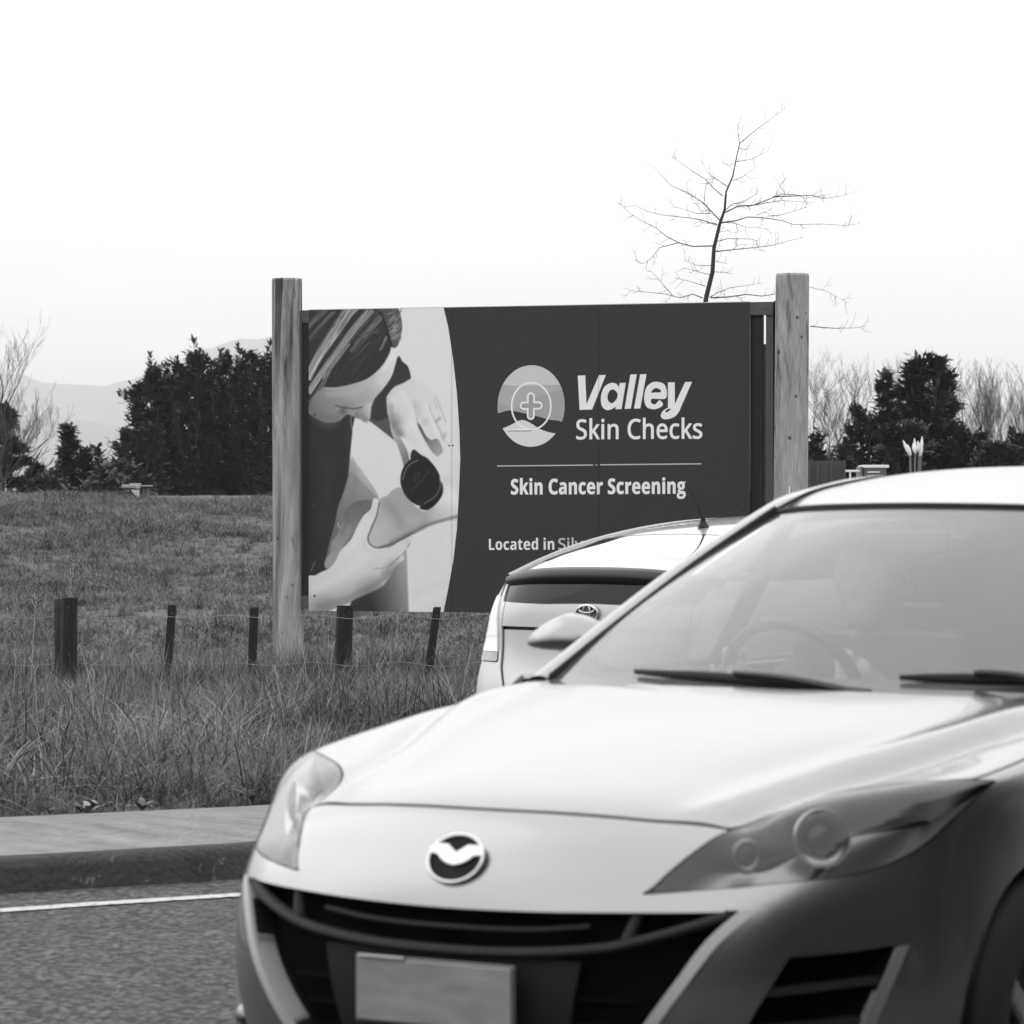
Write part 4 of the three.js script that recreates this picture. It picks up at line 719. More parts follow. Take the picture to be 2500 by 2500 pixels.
    fingers.push([[2.18, Y + s * .16, 1.05 + HZ, .012], [2.14, Y + s * .148, 1.075 + HZ, .010]], [[2.14, Y + s * .148, 1.075 + HZ, .010], [2.115, Y + s * .15, 1.085 + HZ, .009]]);
  }
  const capsule = (p, A, B) => { const ab = [B[0] - A[0], B[1] - A[1], B[2] - A[2]], ap = [p[0] - A[0], p[1] - A[1], p[2] - A[2]], t = clamp((ap[0] * ab[0] + ap[1] * ab[1] + ap[2] * ab[2]) / (ab[0] ** 2 + ab[1] ** 2 + ab[2] ** 2 || 1), 0, 1); return Math.hypot(ap[0] - ab[0] * t, ap[1] - ab[1] * t, ap[2] - ab[2] * t) - lerp(A[3], B[3], t); };
  const blend = (d, k) => { let s = 0, m = Math.min(...d); for (const x of d) s += Math.exp(-(x - m) / k); return m - k * Math.log(s); };
  function flesh(list, res, c, half, k, extra) {
    const mc = new MarchingCubes(res, mat(.5), true, false, 120000); mc.isolation = 0;
    for (let z = 0; z < res; z++) for (let y = 0; y < res; y++) for (let x = 0; x < res; x++) { const p = [x, y, z].map((q, i) => c[i] + ((q - res / 2) / (res / 2)) * half[i]); let d = blend(list.map(([A, B]) => capsule(p, A, B)), k); if (extra) d = extra(p, d); mc.field[z * res * res + y * res + x] = -d; }
    mc.update(); const n = mc.count, v = [], t = []; for (let i = 0; i < n; i++) { const q = [0, 1, 2].map((m) => mc.positionArray[i * 3 + m] * half[m] + c[m]); v.push([...q, ...[0, 1, 2].map((m) => mc.normalArray[i * 3 + m])]); t.push(i); }
    const g = panelGeometry({ v, t }); g.computeVertexNormals(); return g;
  }
  const face = (p, d) => { const e = (a, y, z, r) => Math.hypot(p[0] - a, p[1] - Y - y, p[2] - z) - r; d = Math.min(d, e(2.508, 0, 1.17, .013), e(2.518, 0, 1.185, .012)); for (const s of [-1, 1]) { d = Math.min(d, Math.max(e(2.625, s * .088, 1.18, .028), Math.abs(p[1] - Y - s * .09) - .008)); d = Math.max(d, -e(2.505, s * .034, 1.205, .014)); } return d; };
  const geoms = [flesh(bones, 92, [2.45, Y, .80], [.50, .50, .58], .012, face), flesh(fingers.slice(0, fingers.length / 2), 40, [2.14, Y - .165, 1.04 + HZ], [.09, .09, .09], .003), flesh(fingers.slice(fingers.length / 2), 40, [2.14, Y + .165, 1.04 + HZ], [.09, .09, .09], .003)];
  const whole = merge(geoms), wp = whole.attributes.position, col = new Float32Array(wp.count * 3);
  for (let i = 0; i < wp.count; i++) { const a = -wp.getZ(i), z = wp.getY(i), isSkin = z > 1.045 && a > 2.4 || a < 2.26 && z > .85; const v = isSkin ? .38 : z < .66 ? .05 : .09; col.set([v, v, v], i * 3); }
  whole.setAttribute('color', new THREE.BufferAttribute(col, 3));
  part('body', whole, new THREE.MeshStandardMaterial({ vertexColors: true, roughness: .75 }), who);
  const hairG = new THREE.SphereGeometry(.112, 32, 24, 0, Math.PI * 2, 0, Math.PI * .62), hp = hairG.attributes.position; for (let i = 0; i < hp.count; i++) { const k = 1 + .05 * N3.noise(hp.getX(i) * 40, hp.getY(i) * 40, hp.getZ(i) * 40); hp.setXYZ(i, hp.getX(i) * k * .92, hp.getY(i) * k, hp.getZ(i) * k); } hairG.rotateX(-.5); hairG.translate(Y, 1.215, -2.645); hairG.computeVertexNormals();
  part('hair', hairG, mat(.03, .7), who);
}
// ---------- the pale liftback driving away behind: b = metres ahead of its tail, y left, z up ----------
{
  const car = thing('white_liftback', 'pale liftback seen from behind with a tall clear tail lamp, partly hidden by the hatchback', 'car');
  car.position.copy(at(.331, 17.617, roadHeight(17.9))); car.rotation.y = Math.PI - .6;
  // white pearl paint
  const paint = new THREE.MeshPhysicalMaterial({ color: grey(.40), metalness: .35, roughness: .4, clearcoat: 1, clearcoatRoughness: .05 });
  const B = (rows) => rows.map((r) => r.map(([b, y, z]) => [-b, y, z]));             // panel axes run backwards
  const lev = (z, P) => P.map(([b, y, dz]) => [b, y, z + (dz || 0)]);
  const tail = sheet(B([
    lev(.20, [[.05, 0], [.06, .33], [.12, .58], [.27, .76], [.6, .84], [1.15, .86], [2.1, .865], [3.2, .86]]),
    lev(.38, [[.0, 0], [.012, .34], [.075, .61], [.235, .79], [.6, .86], [1.15, .872], [2.1, .875], [3.2, .87]]),
    lev(.56, [[.005, 0], [.02, .34], [.08, .61], [.235, .79], [.6, .862], [1.15, .874], [2.1, .876], [3.2, .872]]),
    lev(.70, [[.06, 0], [.07, .34], [.12, .60], [.255, .775], [.6, .858], [1.15, .872], [2.1, .872], [3.2, .868]]),
    lev(.82, [[.085, 0], [.095, .34], [.15, .585], [.28, .755], [.6, .845], [1.15, .864], [2.1, .866], [3.2, .862]]),
    lev(.94, [[.10, 0], [.11, .34], [.165, .575], [.30, .74], [.6, .825], [1.15, .848], [2.1, .85], [3.2, .845]]),
    lev(1.05, [[.125, 0], [.135, .34], [.195, .56], [.335, .72], [.6, .79], [1.15, .81], [2.1, .815], [3.2, .81]]),
    [[.19, 0, 1.20], [.205, .34, 1.19], [.27, .555, 1.17], [.40, .695, 1.148], [.62, .735, 1.15], [1.15, .745, 1.15], [2.1, .75, 1.15], [3.2, .75, 1.12]],
  ]), 180, 110);
  const gap = .003;
  const LAMPY = [[.575, .725], [.60, .88], [.64, 1.03], [.668, 1.146], [.712, 1.146], [.745, 1.05], [.772, .90], [.79, .725]];
  const lampF = (p) => (-p[0] < .5 ? sdPoly(LAMPY, Math.abs(p[1]), p[2]) : 1);
  const GLASS = [[-.63, 1.145], [-.60, 1.035], [-.3, 1.028], [0, 1.035], [.3, 1.028], [.60, 1.035], [.63, 1.145], [.3, 1.19], [-.3, 1.19]], glF = (p) => (-p[0] < .5 ? sdPoly(GLASS, p[1], p[2]) : 1);
  const HATCH = [[-.58, 1.2], [-.575, .92], [-.545, .70], [-.50, .60], [.50, .60], [.545, .70], [.575, .92], [.58, 1.2]], haF = (p) => (-p[0] < .4 ? sdPoly(HATCH, p[1], p[2]) : 1);
  const [lamps, r0] = cut(tail, lampF); let rest = outside(r0, (p) => lampF(p) - .004);
  const [glass, r1] = cut(rest, glF); rest = r1;
  const archs = (p) => Math.min(Math.hypot(p[0] + .84, p[2] - .31) - .35, Math.hypot(p[0] + 3.54, p[2] - .31) - .35) + (Math.abs(p[1]) < .6 ? 5 : 0);
  rest = outside(rest, archs);
  const [hatch, r2] = cut(rest, (p) => haF(p) + gap); rest = outside(r2, (p) => haF(p) - gap);
  const [upper, lower] = cut(hatch, (p) => .905 - p[2] + .000), gapLine = (m, s) => m;
  part('body_shell', panelGeometry(rim(rest, .012)), paint, car);
  const gate = part('tailgate', panelGeometry(rim(inside(upper, (p) => .91 - p[2]), .02)), paint, car);
  part('lower_panel', panelGeometry(rim(offset(inside(lower, (p) => p[2] - .893), -.012), .01)), paint, gate);
  part('handle_recess', panelGeometry(offset(inside(inside(tail, haF), (p) => Math.abs(p[2] - .90) - .03), -.03)), mat(.02, .6), gate);
  const privacy = new THREE.MeshPhysicalMaterial({ color: grey(.006), roughness: .04, specularIntensity: .6 });
  part('lower_rear_window', panelGeometry(rim(offset(glass, -.008), .01)), privacy, gate);
  part('spoiler', panelGeometry(join(...[0].map(() => sheet(B([
    [[.175, 0, 1.13], [.19, .32, 1.124], [.255, .55, 1.11], [.345, .655, 1.105]], [[.145, 0, 1.165], [.16, .32, 1.158], [.23, .55, 1.14], [.328, .665, 1.128]], [[.155, 0, 1.205], [.17, .32, 1.198], [.24, .55, 1.176], [.335, .668, 1.156]], [[.185, 0, 1.219], [.20, .32, 1.212], [.265, .55, 1.187], [.36, .672, 1.163]]]), 50, 12)))), mat(.008, .35), gate);
  // tail lamps: tinted top, clear middle, tinted reflector at the foot
  for (const s of [-1, 1]) {
    const mine = inside(lamps, (p) => -s * p[1]), lamp = new THREE.Group(); lamp.name = 'tail_lamp'; car.add(lamp);
    const tint = new THREE.MeshPhysicalMaterial({ color: grey(.22), roughness: .15, clearcoat: 1 }), clear = new THREE.MeshPhysicalMaterial({ color: grey(.82), roughness: .22, clearcoat: 1, clearcoatRoughness: .02 });
    const [lowL, upL] = cut(mine, (p) => p[2] - 1.06), [footL, midL] = cut(lowL, (p) => p[2] - .775);
    part('upper_lens', panelGeometry(rim(offset(upL, .006), .02)), tint, lamp); part('middle_lens', panelGeometry(rim(offset(midL, .010), .02)), clear, lamp); part('foot_reflector', panelGeometry(rim(offset(footL, .006), .02)), tint, lamp);
    for (const z of [.86, .95]) part('lens_rib', panelGeometry(rim(offset(inside(midL, (p) => Math.abs(p[2] - z) - .003), .013), .006)), clear, lamp);
    part('lamp_tip', panelGeometry(rim(offset(inside(upL, (p) => 1.135 - p[2]), .010), .01)), clear, lamp);
  }
  // badge: three interlaced ovals, and a model script bar
  const badge = new THREE.Group(); badge.name = 'emblem'; badge.position.set(0, .985, -(-.105) - .012 - .0); badge.position.z = .096; badge.rotation.y = Math.PI; car.add(badge);
  const oval = (rx, ry, x, y) => { const P = []; for (let k = 0; k < 40; k++) { const q = k / 40 * 2 * Math.PI; P.push(new THREE.Vector3(x + Math.cos(q) * rx, y + Math.sin(q) * ry, 0)); } return new THREE.TubeGeometry(new THREE.CatmullRomCurve3(P, true), 60, .006, 8); };
  part('outer_ring', oval(.066, .045, 0, 0).translate(0, 0, .004), chrome, badge); part('inner_ring', oval(.022, .042, 0, 0).translate(0, 0, .006), chrome, badge); part('upper_ring', oval(.048, .018, 0, .022).translate(0, 0, .006), chrome, badge);
  part('disc', new THREE.CylinderGeometry(1, 1, 1, 36).rotateX(Math.PI / 2).scale(.062, .042, .004), mat(.08, .3), badge);
  part('script_bar', rbox(.15, .010, .005, .002, -.44, .963, -.001).translate(0, 0, 0), chrome, badge).position.set(0, -.985 + .975 - .06 + .05, -.03);
  badge.children[badge.children.length - 1].visible = true;
  // roof with raked upper rear window, rails, side glass, bonnet
  const roofRows = [
    [[.19, 0, 1.222], [.205, .33, 1.214], [.265, .54, 1.19], [.37, .665, 1.166]], [[.55, 0, 1.306], [.56, .33, 1.296], [.59, .52, 1.275], [.64, .635, 1.248]], [[.9, 0, 1.368], [.9, .32, 1.358], [.91, .50, 1.34], [.92, .60, 1.318]],
    [[1.26, 0, 1.423], [1.26, .32, 1.413], [1.26, .48, 1.397], [1.26, .575, 1.376]], [[1.75, 0, 1.468], [1.75, .32, 1.458], [1.75, .47, 1.446], [1.75, .56, 1.428]], [[2.3, 0, 1.49], [2.3, .32, 1.482], [2.3, .47, 1.471], [2.3, .555, 1.455]], [[2.8, 0, 1.487], [2.8, .32, 1.479], [2.8, .46, 1.466], [2.8, .55, 1.45]], [[3.15, 0, 1.44], [3.14, .32, 1.432], [3.12, .45, 1.418], [3.08, .535, 1.405]]];
  const roof = sheet(B(roofRows), 50, 90), cutA = (p) => Math.max(.30 + Math.abs(p[1]) * .22 + p[0], -p[0] - 1.02, Math.abs(p[1]) - .56 + .06 * (-p[0]));
  const [rearGlass, shell] = cut(roof, cutA);
  part('roof', panelGeometry(rim(shell, .01)), paint, car); part('upper_rear_window', panelGeometry(offset(rearGlass, -.002)), new THREE.MeshPhysicalMaterial({ color: grey(.03), roughness: .04, clearcoat: 1, clearcoatRoughness: 0, ior: 1.9, specularIntensity: 1 }), car);
  const edge = roofRows.map((r) => r[3]);
  for (const s of [-1, 1]) {
    part('roof_rail', carTube(edge.map(([b, y, z]) => [-b, s * (y + .012), z - .004]), .017, 70), mat(.35, .5), car);
    part('side_window', panelGeometry(sheet(B([edge.slice(1).map(([b, y, z]) => [b, s * (y + .02), z - .01]), [[.66, .73], [.95, .735], [1.3, .74], [1.8, .745], [2.3, .748], [2.85, .748], [3.35, .745]].map(([b, y], i) => [b, s * y, 1.148])]), 40, 6, { mirrored: false })), privacy, car);
    wheel(car, -.84, s * .765, .31, .31, .19); wheel(car, -3.54, s * .765, .31, .31, .19);
    part('door_mirror', new THREE.SphereGeometry(1, 20, 14).scale(.11, .075, .06).translate(s * .93, 1.08, 3.15), paint, car);
  }
  part('windscreen', panelGeometry(sheet(B([[[3.15, 0, 1.44], [3.12, .3, 1.432], [3.08, .535, 1.405]], [[3.6, 0, 1.25], [3.56, .32, 1.24], [3.46, .62, 1.22]], [[4.0, 0, 1.03], [3.95, .34, 1.025], [3.8, .70, 1.02]]]), 30, 14)), privacy, car);
  part('front_body', panelGeometry(sheet(B([
    lev(.2, [[4.36, 0], [4.33, .4], [4.2, .68], [3.9, .83], [3.2, .86]]), lev(.5, [[4.44, 0], [4.41, .4], [4.28, .68], [3.95, .85], [3.2, .872]]), lev(.75, [[4.3, 0], [4.27, .4], [4.15, .66], [3.9, .82], [3.2, .862]]), [[4.05, 0, .98], [4.02, .4, .97], [3.95, .62, .96], [3.8, .72, 1.0], [3.2, .75, 1.11]]]), 60, 30)), paint, car);
  part('floor_pan', rbox(1.5, .06, 4.1, .02, 0, .2, 2.2), matteBlack, car);
  const ant = new THREE.Group(); ant.name = 'antenna'; ant.position.set(0, 1.425, 1.24); car.add(ant);
  part('base', merge([new THREE.CylinderGeometry(.016, .030, .028, 20).scale(1, 1, 1.5).translate(0, .010, 0), new THREE.CylinderGeometry(.012, .015, .026, 16).translate(0, .034, -.004)]), blackPlastic, ant);
  part('mast', limbs([[[0, .04, -.004, .006], [.006, .12, -.055, .0045], [.012, .20, -.12, .0035], [.016, .235, -.165, .0035]]], 8), rubber, ant);
}
// ---------- trees ----------
// evergreen: trunk with whorls of limbs, each limb carrying many small leaf sprays
function evergreen({ h, r, seed, tops = 1, taper = .8, base = .08, sprays = 3400, spray = .42, up = .25, lean = 0, ragged = .35 }) {
  const R = rngOf(seed), wood = [], pos = [];
  const stems = []; for (let k = 0; k < tops; k++) stems.push({ x: tops > 1 ? (k / (tops - 1) - .5) * r * 1.25 + (R() - .5) * r * .25 : 0, z: (R() - .5) * r * .5 * (tops > 1), h: h * (tops > 1 ? .93 : 1) * (k === Math.floor(tops / 2) ? 1 : .82 + .18 * R()) });
  for (const s of stems) wood.push([[s.x * .2, 0, s.z * .2, h * .022], [s.x * .6, h * .3, s.z * .6, h * .016], [s.x, h * .7, s.z, h * .008], [s.x + lean * .4, s.h, s.z, .02]]);
  const lobe = []; for (let k = 0; k < 24; k++) lobe.push(.7 + ragged * 1.2 * R());
  const limbsN = Math.round((tops > 1 ? 150 : 95) * h / 8);
  for (let i = 0; i < limbsN; i++) {
    const s = stems[i % stems.length], t = base + (1 - base) * ((i + R()) / limbsN), y = s.h * t, q = R() * 2 * Math.PI, wide = r * (1 - t ** (1 / taper)) ** taper + .12 * r * (1 - t), len = (tops > 1 ? 1.0 : 1) * wide * lobe[Math.floor(t * 12 + q * 1.9) % 24] * (.75 + .4 * R()), x0 = s.x * Math.min(1, t * 1.4), z0 = s.z;
    const dx = Math.cos(q), dz = Math.sin(q), rise = up * len * (.4 + R()) + (tops > 1 ? .9 : .2) * len * sstep(.72, 1, t), tip = [x0 + dx * len, y + rise, z0 + dz * len];
    wood.push([[x0, y, z0, .012 + .05 * (1 - t)], [x0 + dx * len * .5, y + rise * .3, z0 + dz * len * .5, .02 + .015 * (1 - t)], [...tip, .008]]);
    const n = Math.round(sprays / limbsN * (.6 + .8 * R()));
    for (let k = 0; k < n; k++) {
      const f = Math.sqrt(.05 + .95 * R()), w = spray * (.35 + .75 * R()), cx = x0 + dx * len * f + (R() - .5) * w * 1.3, cy = y + rise * f * f + (R() - .5) * w * 1.1, cz = z0 + dz * len * f + (R() - .5) * w * 1.3;
      const a = q + (R() - .5) * 2.2, pit = .15 + (R() - .35) * 1.1, ux = Math.cos(a) * Math.cos(pit), uy = Math.sin(pit), uz = Math.sin(a) * Math.cos(pit), sx = -Math.sin(a) * w * .22, sz = Math.cos(a) * w * .22, sy = (R() - .5) * w * .25;
      pos.push(cx, cy, cz, cx + ux * w * .55 + sx, cy + uy * w * .55 + sy, cz + uz * w * .55 + sz, cx + ux * w, cy + uy * w, cz + uz * w, cx, cy, cz, cx + ux * w, cy + uy * w, cz + uz * w, cx + ux * w * .45 - sx, cy + uy * w * .45 - sy, cz + uz * w * .45 - sz);
    }
  }
  if (tops > 1) for (let k = 0; k < tops * 6; k++) {                     // upright leading shoots along the crown's top
    const rho = Math.sqrt(R()) * .95, q = R() * 6.283, x = Math.cos(q) * rho * r * 1.3, z = Math.sin(q) * rho * r, y0 = h * .97 * (1 - Math.min(1, rho) ** (1 / taper)) ** taper * (.86 + .12 * R()) - .3, tall = (.07 + .08 * R()) * h + .35, lx = (R() - .5) * .3;
    if (y0 < h * .3) continue;
    wood.push([[x * .7, y0 - h * .12, z * .7, .03], [x, y0, z, .025], [x + lx, y0 + tall, z, .008]]);
    for (let j = 0; j < 70; j++) { const s = R() ** .8, w = spray * (.4 + .6 * R()), a = R() * 6.283, pit = .5 + .8 * R(), rad = (1 - s) * .30 * (.3 + R()), cx = x + lx * s + Math.cos(a) * rad, cy = y0 + tall * s - .1, cz = z + Math.sin(a) * rad, ux = Math.cos(a) * Math.cos(pit), uy = Math.sin(pit), uz = Math.sin(a) * Math.cos(pit), sx = -Math.sin(a) * w * .2, sz = Math.cos(a) * w * .2;
      pos.push(cx, cy, cz, cx + ux * w * .5 + sx, cy + uy * w * .5, cz + uz * w * .5 + sz, cx + ux * w, cy + uy * w, cz + uz * w, cx, cy, cz, cx + ux * w, cy + uy * w, cz + uz * w, cx + ux * w * .45 - sx, cy + uy * w * .45, cz + uz * w * .45 - sz); }
  }
  const g = new THREE.BufferGeometry(); g.setAttribute('position', new THREE.Float32BufferAttribute(pos, 3)); g.computeVertexNormals();
  return { wood: limbs(wood, 5), leaves: g };
}
// leafless tree grown by forking
function leafless({ h, seed, fork = 6, spread = .5, r0 = .02, upward = .35, twigs = 2, minR = .004, shrink = .70, kink = .2, first = .28 }) {
  const R = rngOf(seed), wood = [], trunk = [];
  const grow = (p, dir, len, rad, depth) => {
    const P = [[...p, rad]]; let q = p.slice(), d = dir.slice();
    const n = depth === 0 ? 5 : depth > 4 ? 2 : 3;
    for (let i = 1; i <= n; i++) { d = d.map((x, k) => x + (R() - .5) * kink + (k === 1 ? upward * .1 : 0)); const l = Math.hypot(...d); d = d.map((x) => x / l); q = q.map((x, k) => x + d[k] * len / n); P.push([...q, Math.max(minR, lerp(rad, rad * shrink, i / n))]); }
    (depth === 0 ? trunk : wood).push(P);
    if (depth >= fork) return;
    const kids = depth === 0 ? 3 + Math.floor(R() * 2) : 2 + (R() < .55 ? 1 : 0);
    for (let k = 0; k < kids; k++) {
      const a = R() * 2 * Math.PI, s = spread * (.5 + R()), dd = [d[0] + Math.cos(a) * s, d[1] + upward * .35, d[2] + Math.sin(a) * s], l = Math.hypot(...dd);
      const from = k === 0 ? q : P[1 + Math.floor(R() * (P.length - 1))].slice(0, 3); grow(from, dd.map((x) => x / l), len * (k ? .62 + .3 * R() : .82), Math.max(minR, rad * shrink * (k ? .62 : .9)), depth + 1);
    }
  };
  grow([0, 0, 0], [(R() - .5) * .1, 1, (R() - .5) * .1], h * first, h * r0, 0);
  return { trunk: limbs(trunk, 7), branches: limbs(wood, 3) };
}
const barkDark = mat(.035, .95), barkPale = mat(.075, .95), leafDark = mat(.034, .9), leafMid = mat(.04, .9), leafSoft = mat(.05, .9);
// place by direction (pixels of the 2500-pixel frame) and distance; foot = height of its base
const rayX = (px, d) => (px - 1250) / 8450 * d;
function plant(name, label, category, group, px, d, foot, build) { const t = thing(name, label, category, group); t.position.copy(at(rayX(px, d), d, foot)); build(t); return t; }
const topH = (py, d, foot) => EYE + (1240 - py) / 8450 * d - foot;
{
  const ever = (px, d, top, wide, seed, name, label, group, opt = {}, leaf = leafDark) => plant(name, label, 'tree', group, px, d, opt.foot ?? .6, (t) => {
    const h = topH(top, d, opt.foot ?? .6), e = evergreen({ h, r: wide / 8450 * d, seed, ...opt }); part('trunk', e.wood, barkDark, t); part('crown', e.leaves, leaf, t); t.rotation.y = opt.turn || 0;
  });
  const belt = 'dark shelter belt trees left of the billboard';
  ever(372, 150, 884, 60, 1, 'evergreen_tree', 'dark ragged evergreen at the left end of the shelter belt', belt, { tops: 3, ragged: .5, sprays: 13000, spray: .34, taper: .52, base: .02, up: .45 });
  ever(432, 152, 862, 64, 2, 'evergreen_tree', 'dark evergreen second from the left end of the shelter belt', belt, { tops: 3, ragged: .5, sprays: 13000, spray: .34, taper: .52, base: .02, up: .45 });
  ever(490, 149, 848, 60, 3, 'evergreen_tree', 'tall spiky dark evergreen in the middle of the left shelter belt', belt, { tops: 3, ragged: .5, sprays: 13000, spray: .34, taper: .52, base: .02, up: .45 });
  ever(548, 153, 850, 60, 8, 'evergreen_tree', 'dark evergreen just right of the middle of the shelter belt', belt, { tops: 3, ragged: .5, sprays: 13000, spray: .34, taper: .52, base: .02, up: .45 });
  ever(606, 149, 842, 62, 4, 'evergreen_tree', 'dark evergreen of the shelter belt nearest left of the billboard post', belt, { tops: 3, ragged: .5, sprays: 13000, spray: .34, taper: .52, base: .02, up: .45 });
  ever(670, 151, 838, 66, 5, 'evergreen_tree', 'dark evergreen of the shelter belt half hidden by the left billboard post', belt, { tops: 4, ragged: .5, sprays: 13000, spray: .34, taper: .52, base: .02, up: .45 });
  ever(338, 147, 1030, 44, 6, 'evergreen_tree', 'low spreading dark evergreen skirting the shelter belt on its left', belt, { tops: 2, ragged: .5, sprays: 5000, spray: .34, taper: .52, base: .02, up: .45 });
  ever(750, 152, 850, 70, 7, 'evergreen_tree', 'dark shelter belt evergreen behind the left part of the billboard', belt, { tops: 3, ragged: .5, sprays: 5000, spray: .34, taper: .52, base: .02, up: .45 });
  const young = 'pointed conifers at the left edge';
  ever(8, 120, 1000, 150, 11, 'conifer_tree', 'broad dark conifer cut by the left edge of the picture', young, { taper: .9, up: .05, sprays: 16200, spray: .27 });
  ever(88, 124, 1140, 55, 12, 'conifer_tree', 'small dark conifer beside the broad one at the left edge', young, { taper: .9, up: .05, sprays: 5400, spray: .27 });
  ever(166, 118, 1045, 66, 13, 'conifer_tree', 'slim pointed conifer standing alone left of the shelter belt', young, { taper: 1.0, up: .12, sprays: 4680, spray: .27, ragged: .5 });
  ever(205, 122, 1105, 50, 14, 'conifer_tree', 'short dark conifer touching the slim pointed one', young, { taper: .9, up: .12, sprays: 3960, spray: .27 });
  ever(238, 126, 1096, 40, 15, 'conifer_tree', 'smallest pale pointed conifer before the shelter belt', young, { taper: 1, up: .1, sprays: 1100, spray: .32 }, leafSoft);
  const shrub = (px, d, top, wide, seed, label, leaf) => ever(px, d, top, wide, seed, 'shrub', label, 'scrub along the top of the field', { tops: 3, taper: .5, base: .02, up: .5, sprays: 1700, spray: .32, ragged: .4 }, leaf || leafSoft);
  shrub(120, 116, 1165, 40, 21, 'grey scrub bush between the broad conifer and the slim one'); shrub(128, 128, 1140, 22, 22, 'tall thin scrub bush left of the slim conifer'); shrub(250, 114, 1165, 46, 23, 'soft grey scrub bush right of the slim conifer'); shrub(290, 118, 1120, 40, 24, 'soft grey scrub bush at the foot of the shelter belt'); shrub(325, 112, 1170, 40, 25, 'low scrub bush behind the small shelter', leafMid);
  // right-hand group
  const right = 'evergreens right of the billboard';
  ever(2262, 105, 848, 62, 31, 'evergreen_tree', 'tall dark evergreen with three pointed tops right of the billboard', right, { tops: 3, ragged: .5, sprays: 11000, spray: .30, taper: .55 });
  ever(2310, 107, 925, 46, 32, 'evergreen_tree', 'dark evergreen leaning out on the right of the three topped one', right, { tops: 1, ragged: .6, sprays: 3960, spray: .27 });
  ever(2160, 104, 915, 44, 33, 'evergreen_tree', 'narrow dark evergreen left of the three topped one', right, { tops: 1, ragged: .6, sprays: 3420, spray: .27, lean: .5 });
  ever(2110, 103, 985, 56, 34, 'evergreen_tree', 'low wide dark evergreen above the parked truck', right, { tops: 3, ragged: .45, sprays: 4680, spray: .30, taper: .62, base: .02 });
  ever(2215, 101, 1020, 62, 35, 'evergreen_tree', 'low dark evergreen behind the pampas plumes', right, { tops: 3, ragged: .45, sprays: 4680, spray: .30, taper: .62, base: .02 });
  ever(2350, 104, 1045, 52, 36, 'evergreen_tree', 'low dark evergreen filling under the bare trees on the right', right, { tops: 3, ragged: .45, sprays: 3960, spray: .30, taper: .62, base: .02 });
  ever(2425, 103, 1075, 52, 37, 'evergreen_tree', 'dark hedge tree second from the right edge', right, { tops: 3, ragged: .45, sprays: 4320, spray: .30, taper: .62, base: .02 });
  ever(2495, 104, 1050, 48, 38, 'evergreen_tree', 'dark hedge tree at the right edge above the car roof', right, { tops: 3, ragged: .45, sprays: 4320, spray: .30, taper: .62, base: .02 });
  ever(1985, 100, 1040, 26, 39, 'evergreen_tree', 'small dark evergreen just right of the thick post', right, { tops: 2, ragged: .5, sprays: 1800, spray: .27 });
  ever(2060, 99, 1110, 46, 40, 'evergreen_tree', 'dark bush behind the netting fence by the truck', right, { tops: 3, ragged: .45, sprays: 2880, spray: .30, taper: .62, base: .02 });
  // leafless trees
  const bare = (px, d, top, seed, label, opt, bark = barkPale) => plant('bare_tree', label, 'tree', 'leafless trees', px, d, .6, (t) => { const e = leafless({ h: topH(top, d, .6), seed, ...opt }); const b = new THREE.Box3().setFromBufferAttribute(e.branches.attributes.position), k = topH(top, d, .6) / b.max.y; e.trunk.scale(k, k, k); e.branches.scale(k, k, k); part('trunk', e.trunk, bark, t); part('branches', e.branches, bark, t); });
  bare(2000, 112, 838, 51, 'pale leafless tree fanning out just right of the thick post', { spread: .55, fork: 7, first: .22, minR: .0032, upward: .6, r0: .016 });
  bare(2110, 122, 868, 52, 'faint leafless tree behind the low wide evergreen', { spread: .5, fork: 7, first: .2, minR: .0032, upward: .6, r0: .016 });
  bare(2185, 124, 850, 53, 'faint leafless tree left behind the three topped evergreen', { spread: .4, fork: 7, first: .2, minR: .0032, upward: .6, r0: .016 });
  bare(2375, 112, 850, 54, 'leafless tree with forked trunk right of the three topped evergreen', { spread: .5, fork: 7, first: .2, minR: .0032, upward: .6, r0: .016 });
  bare(2415, 114, 862, 55, 'straight leafless tree between the forked one and the right edge', { spread: .38, fork: 7, first: .25, minR: .0032, upward: .6, r0: .016 });
  bare(2490, 112, 812, 56, 'tall dense leafless tree at the right edge of the picture', { spread: .42, fork: 7, first: .22, minR: .0032, upward: .6, r0: .016 });
  bare(2450, 126, 870, 57, 'thin far leafless tree near the right edge', { spread: .4, fork: 7, first: .2, minR: .0032, upward: .6, r0: .016 });
  bare(-28, 105, 760, 58, 'leafless tree reaching in from the left edge above the broad conifer', { spread: .55, fork: 7, first: .2, minR: .0032, upward: .6, r0: .016 });
  bare(20, 122, 965, 59, 'small thin leafless tree at the left edge', { spread: .5, fork: 5, first: .2, minR: .008 });
  bare(200, 128, 1062, 60, 'thin leafless sapling behind the slim conifer', { spread: .4, fork: 5, first: .25, minR: .008 });

  // young leafless oak behind the billboard: trunk and main branches measured, twigs grown
  const D = 33, foot = .25, S = (u, v, o = 0) => { const px = 1500 + u * 650 / 1932, py = 250 + v * 650 / 1932; return [rayX(px, D), EYE + (1240 - py) / 8450 * D, o]; };
  const oak = thing('young_bare_oak', 'young leafless tree with spreading twigs rising behind the billboard', 'tree'); oak.position.copy(at(0, D, 0));
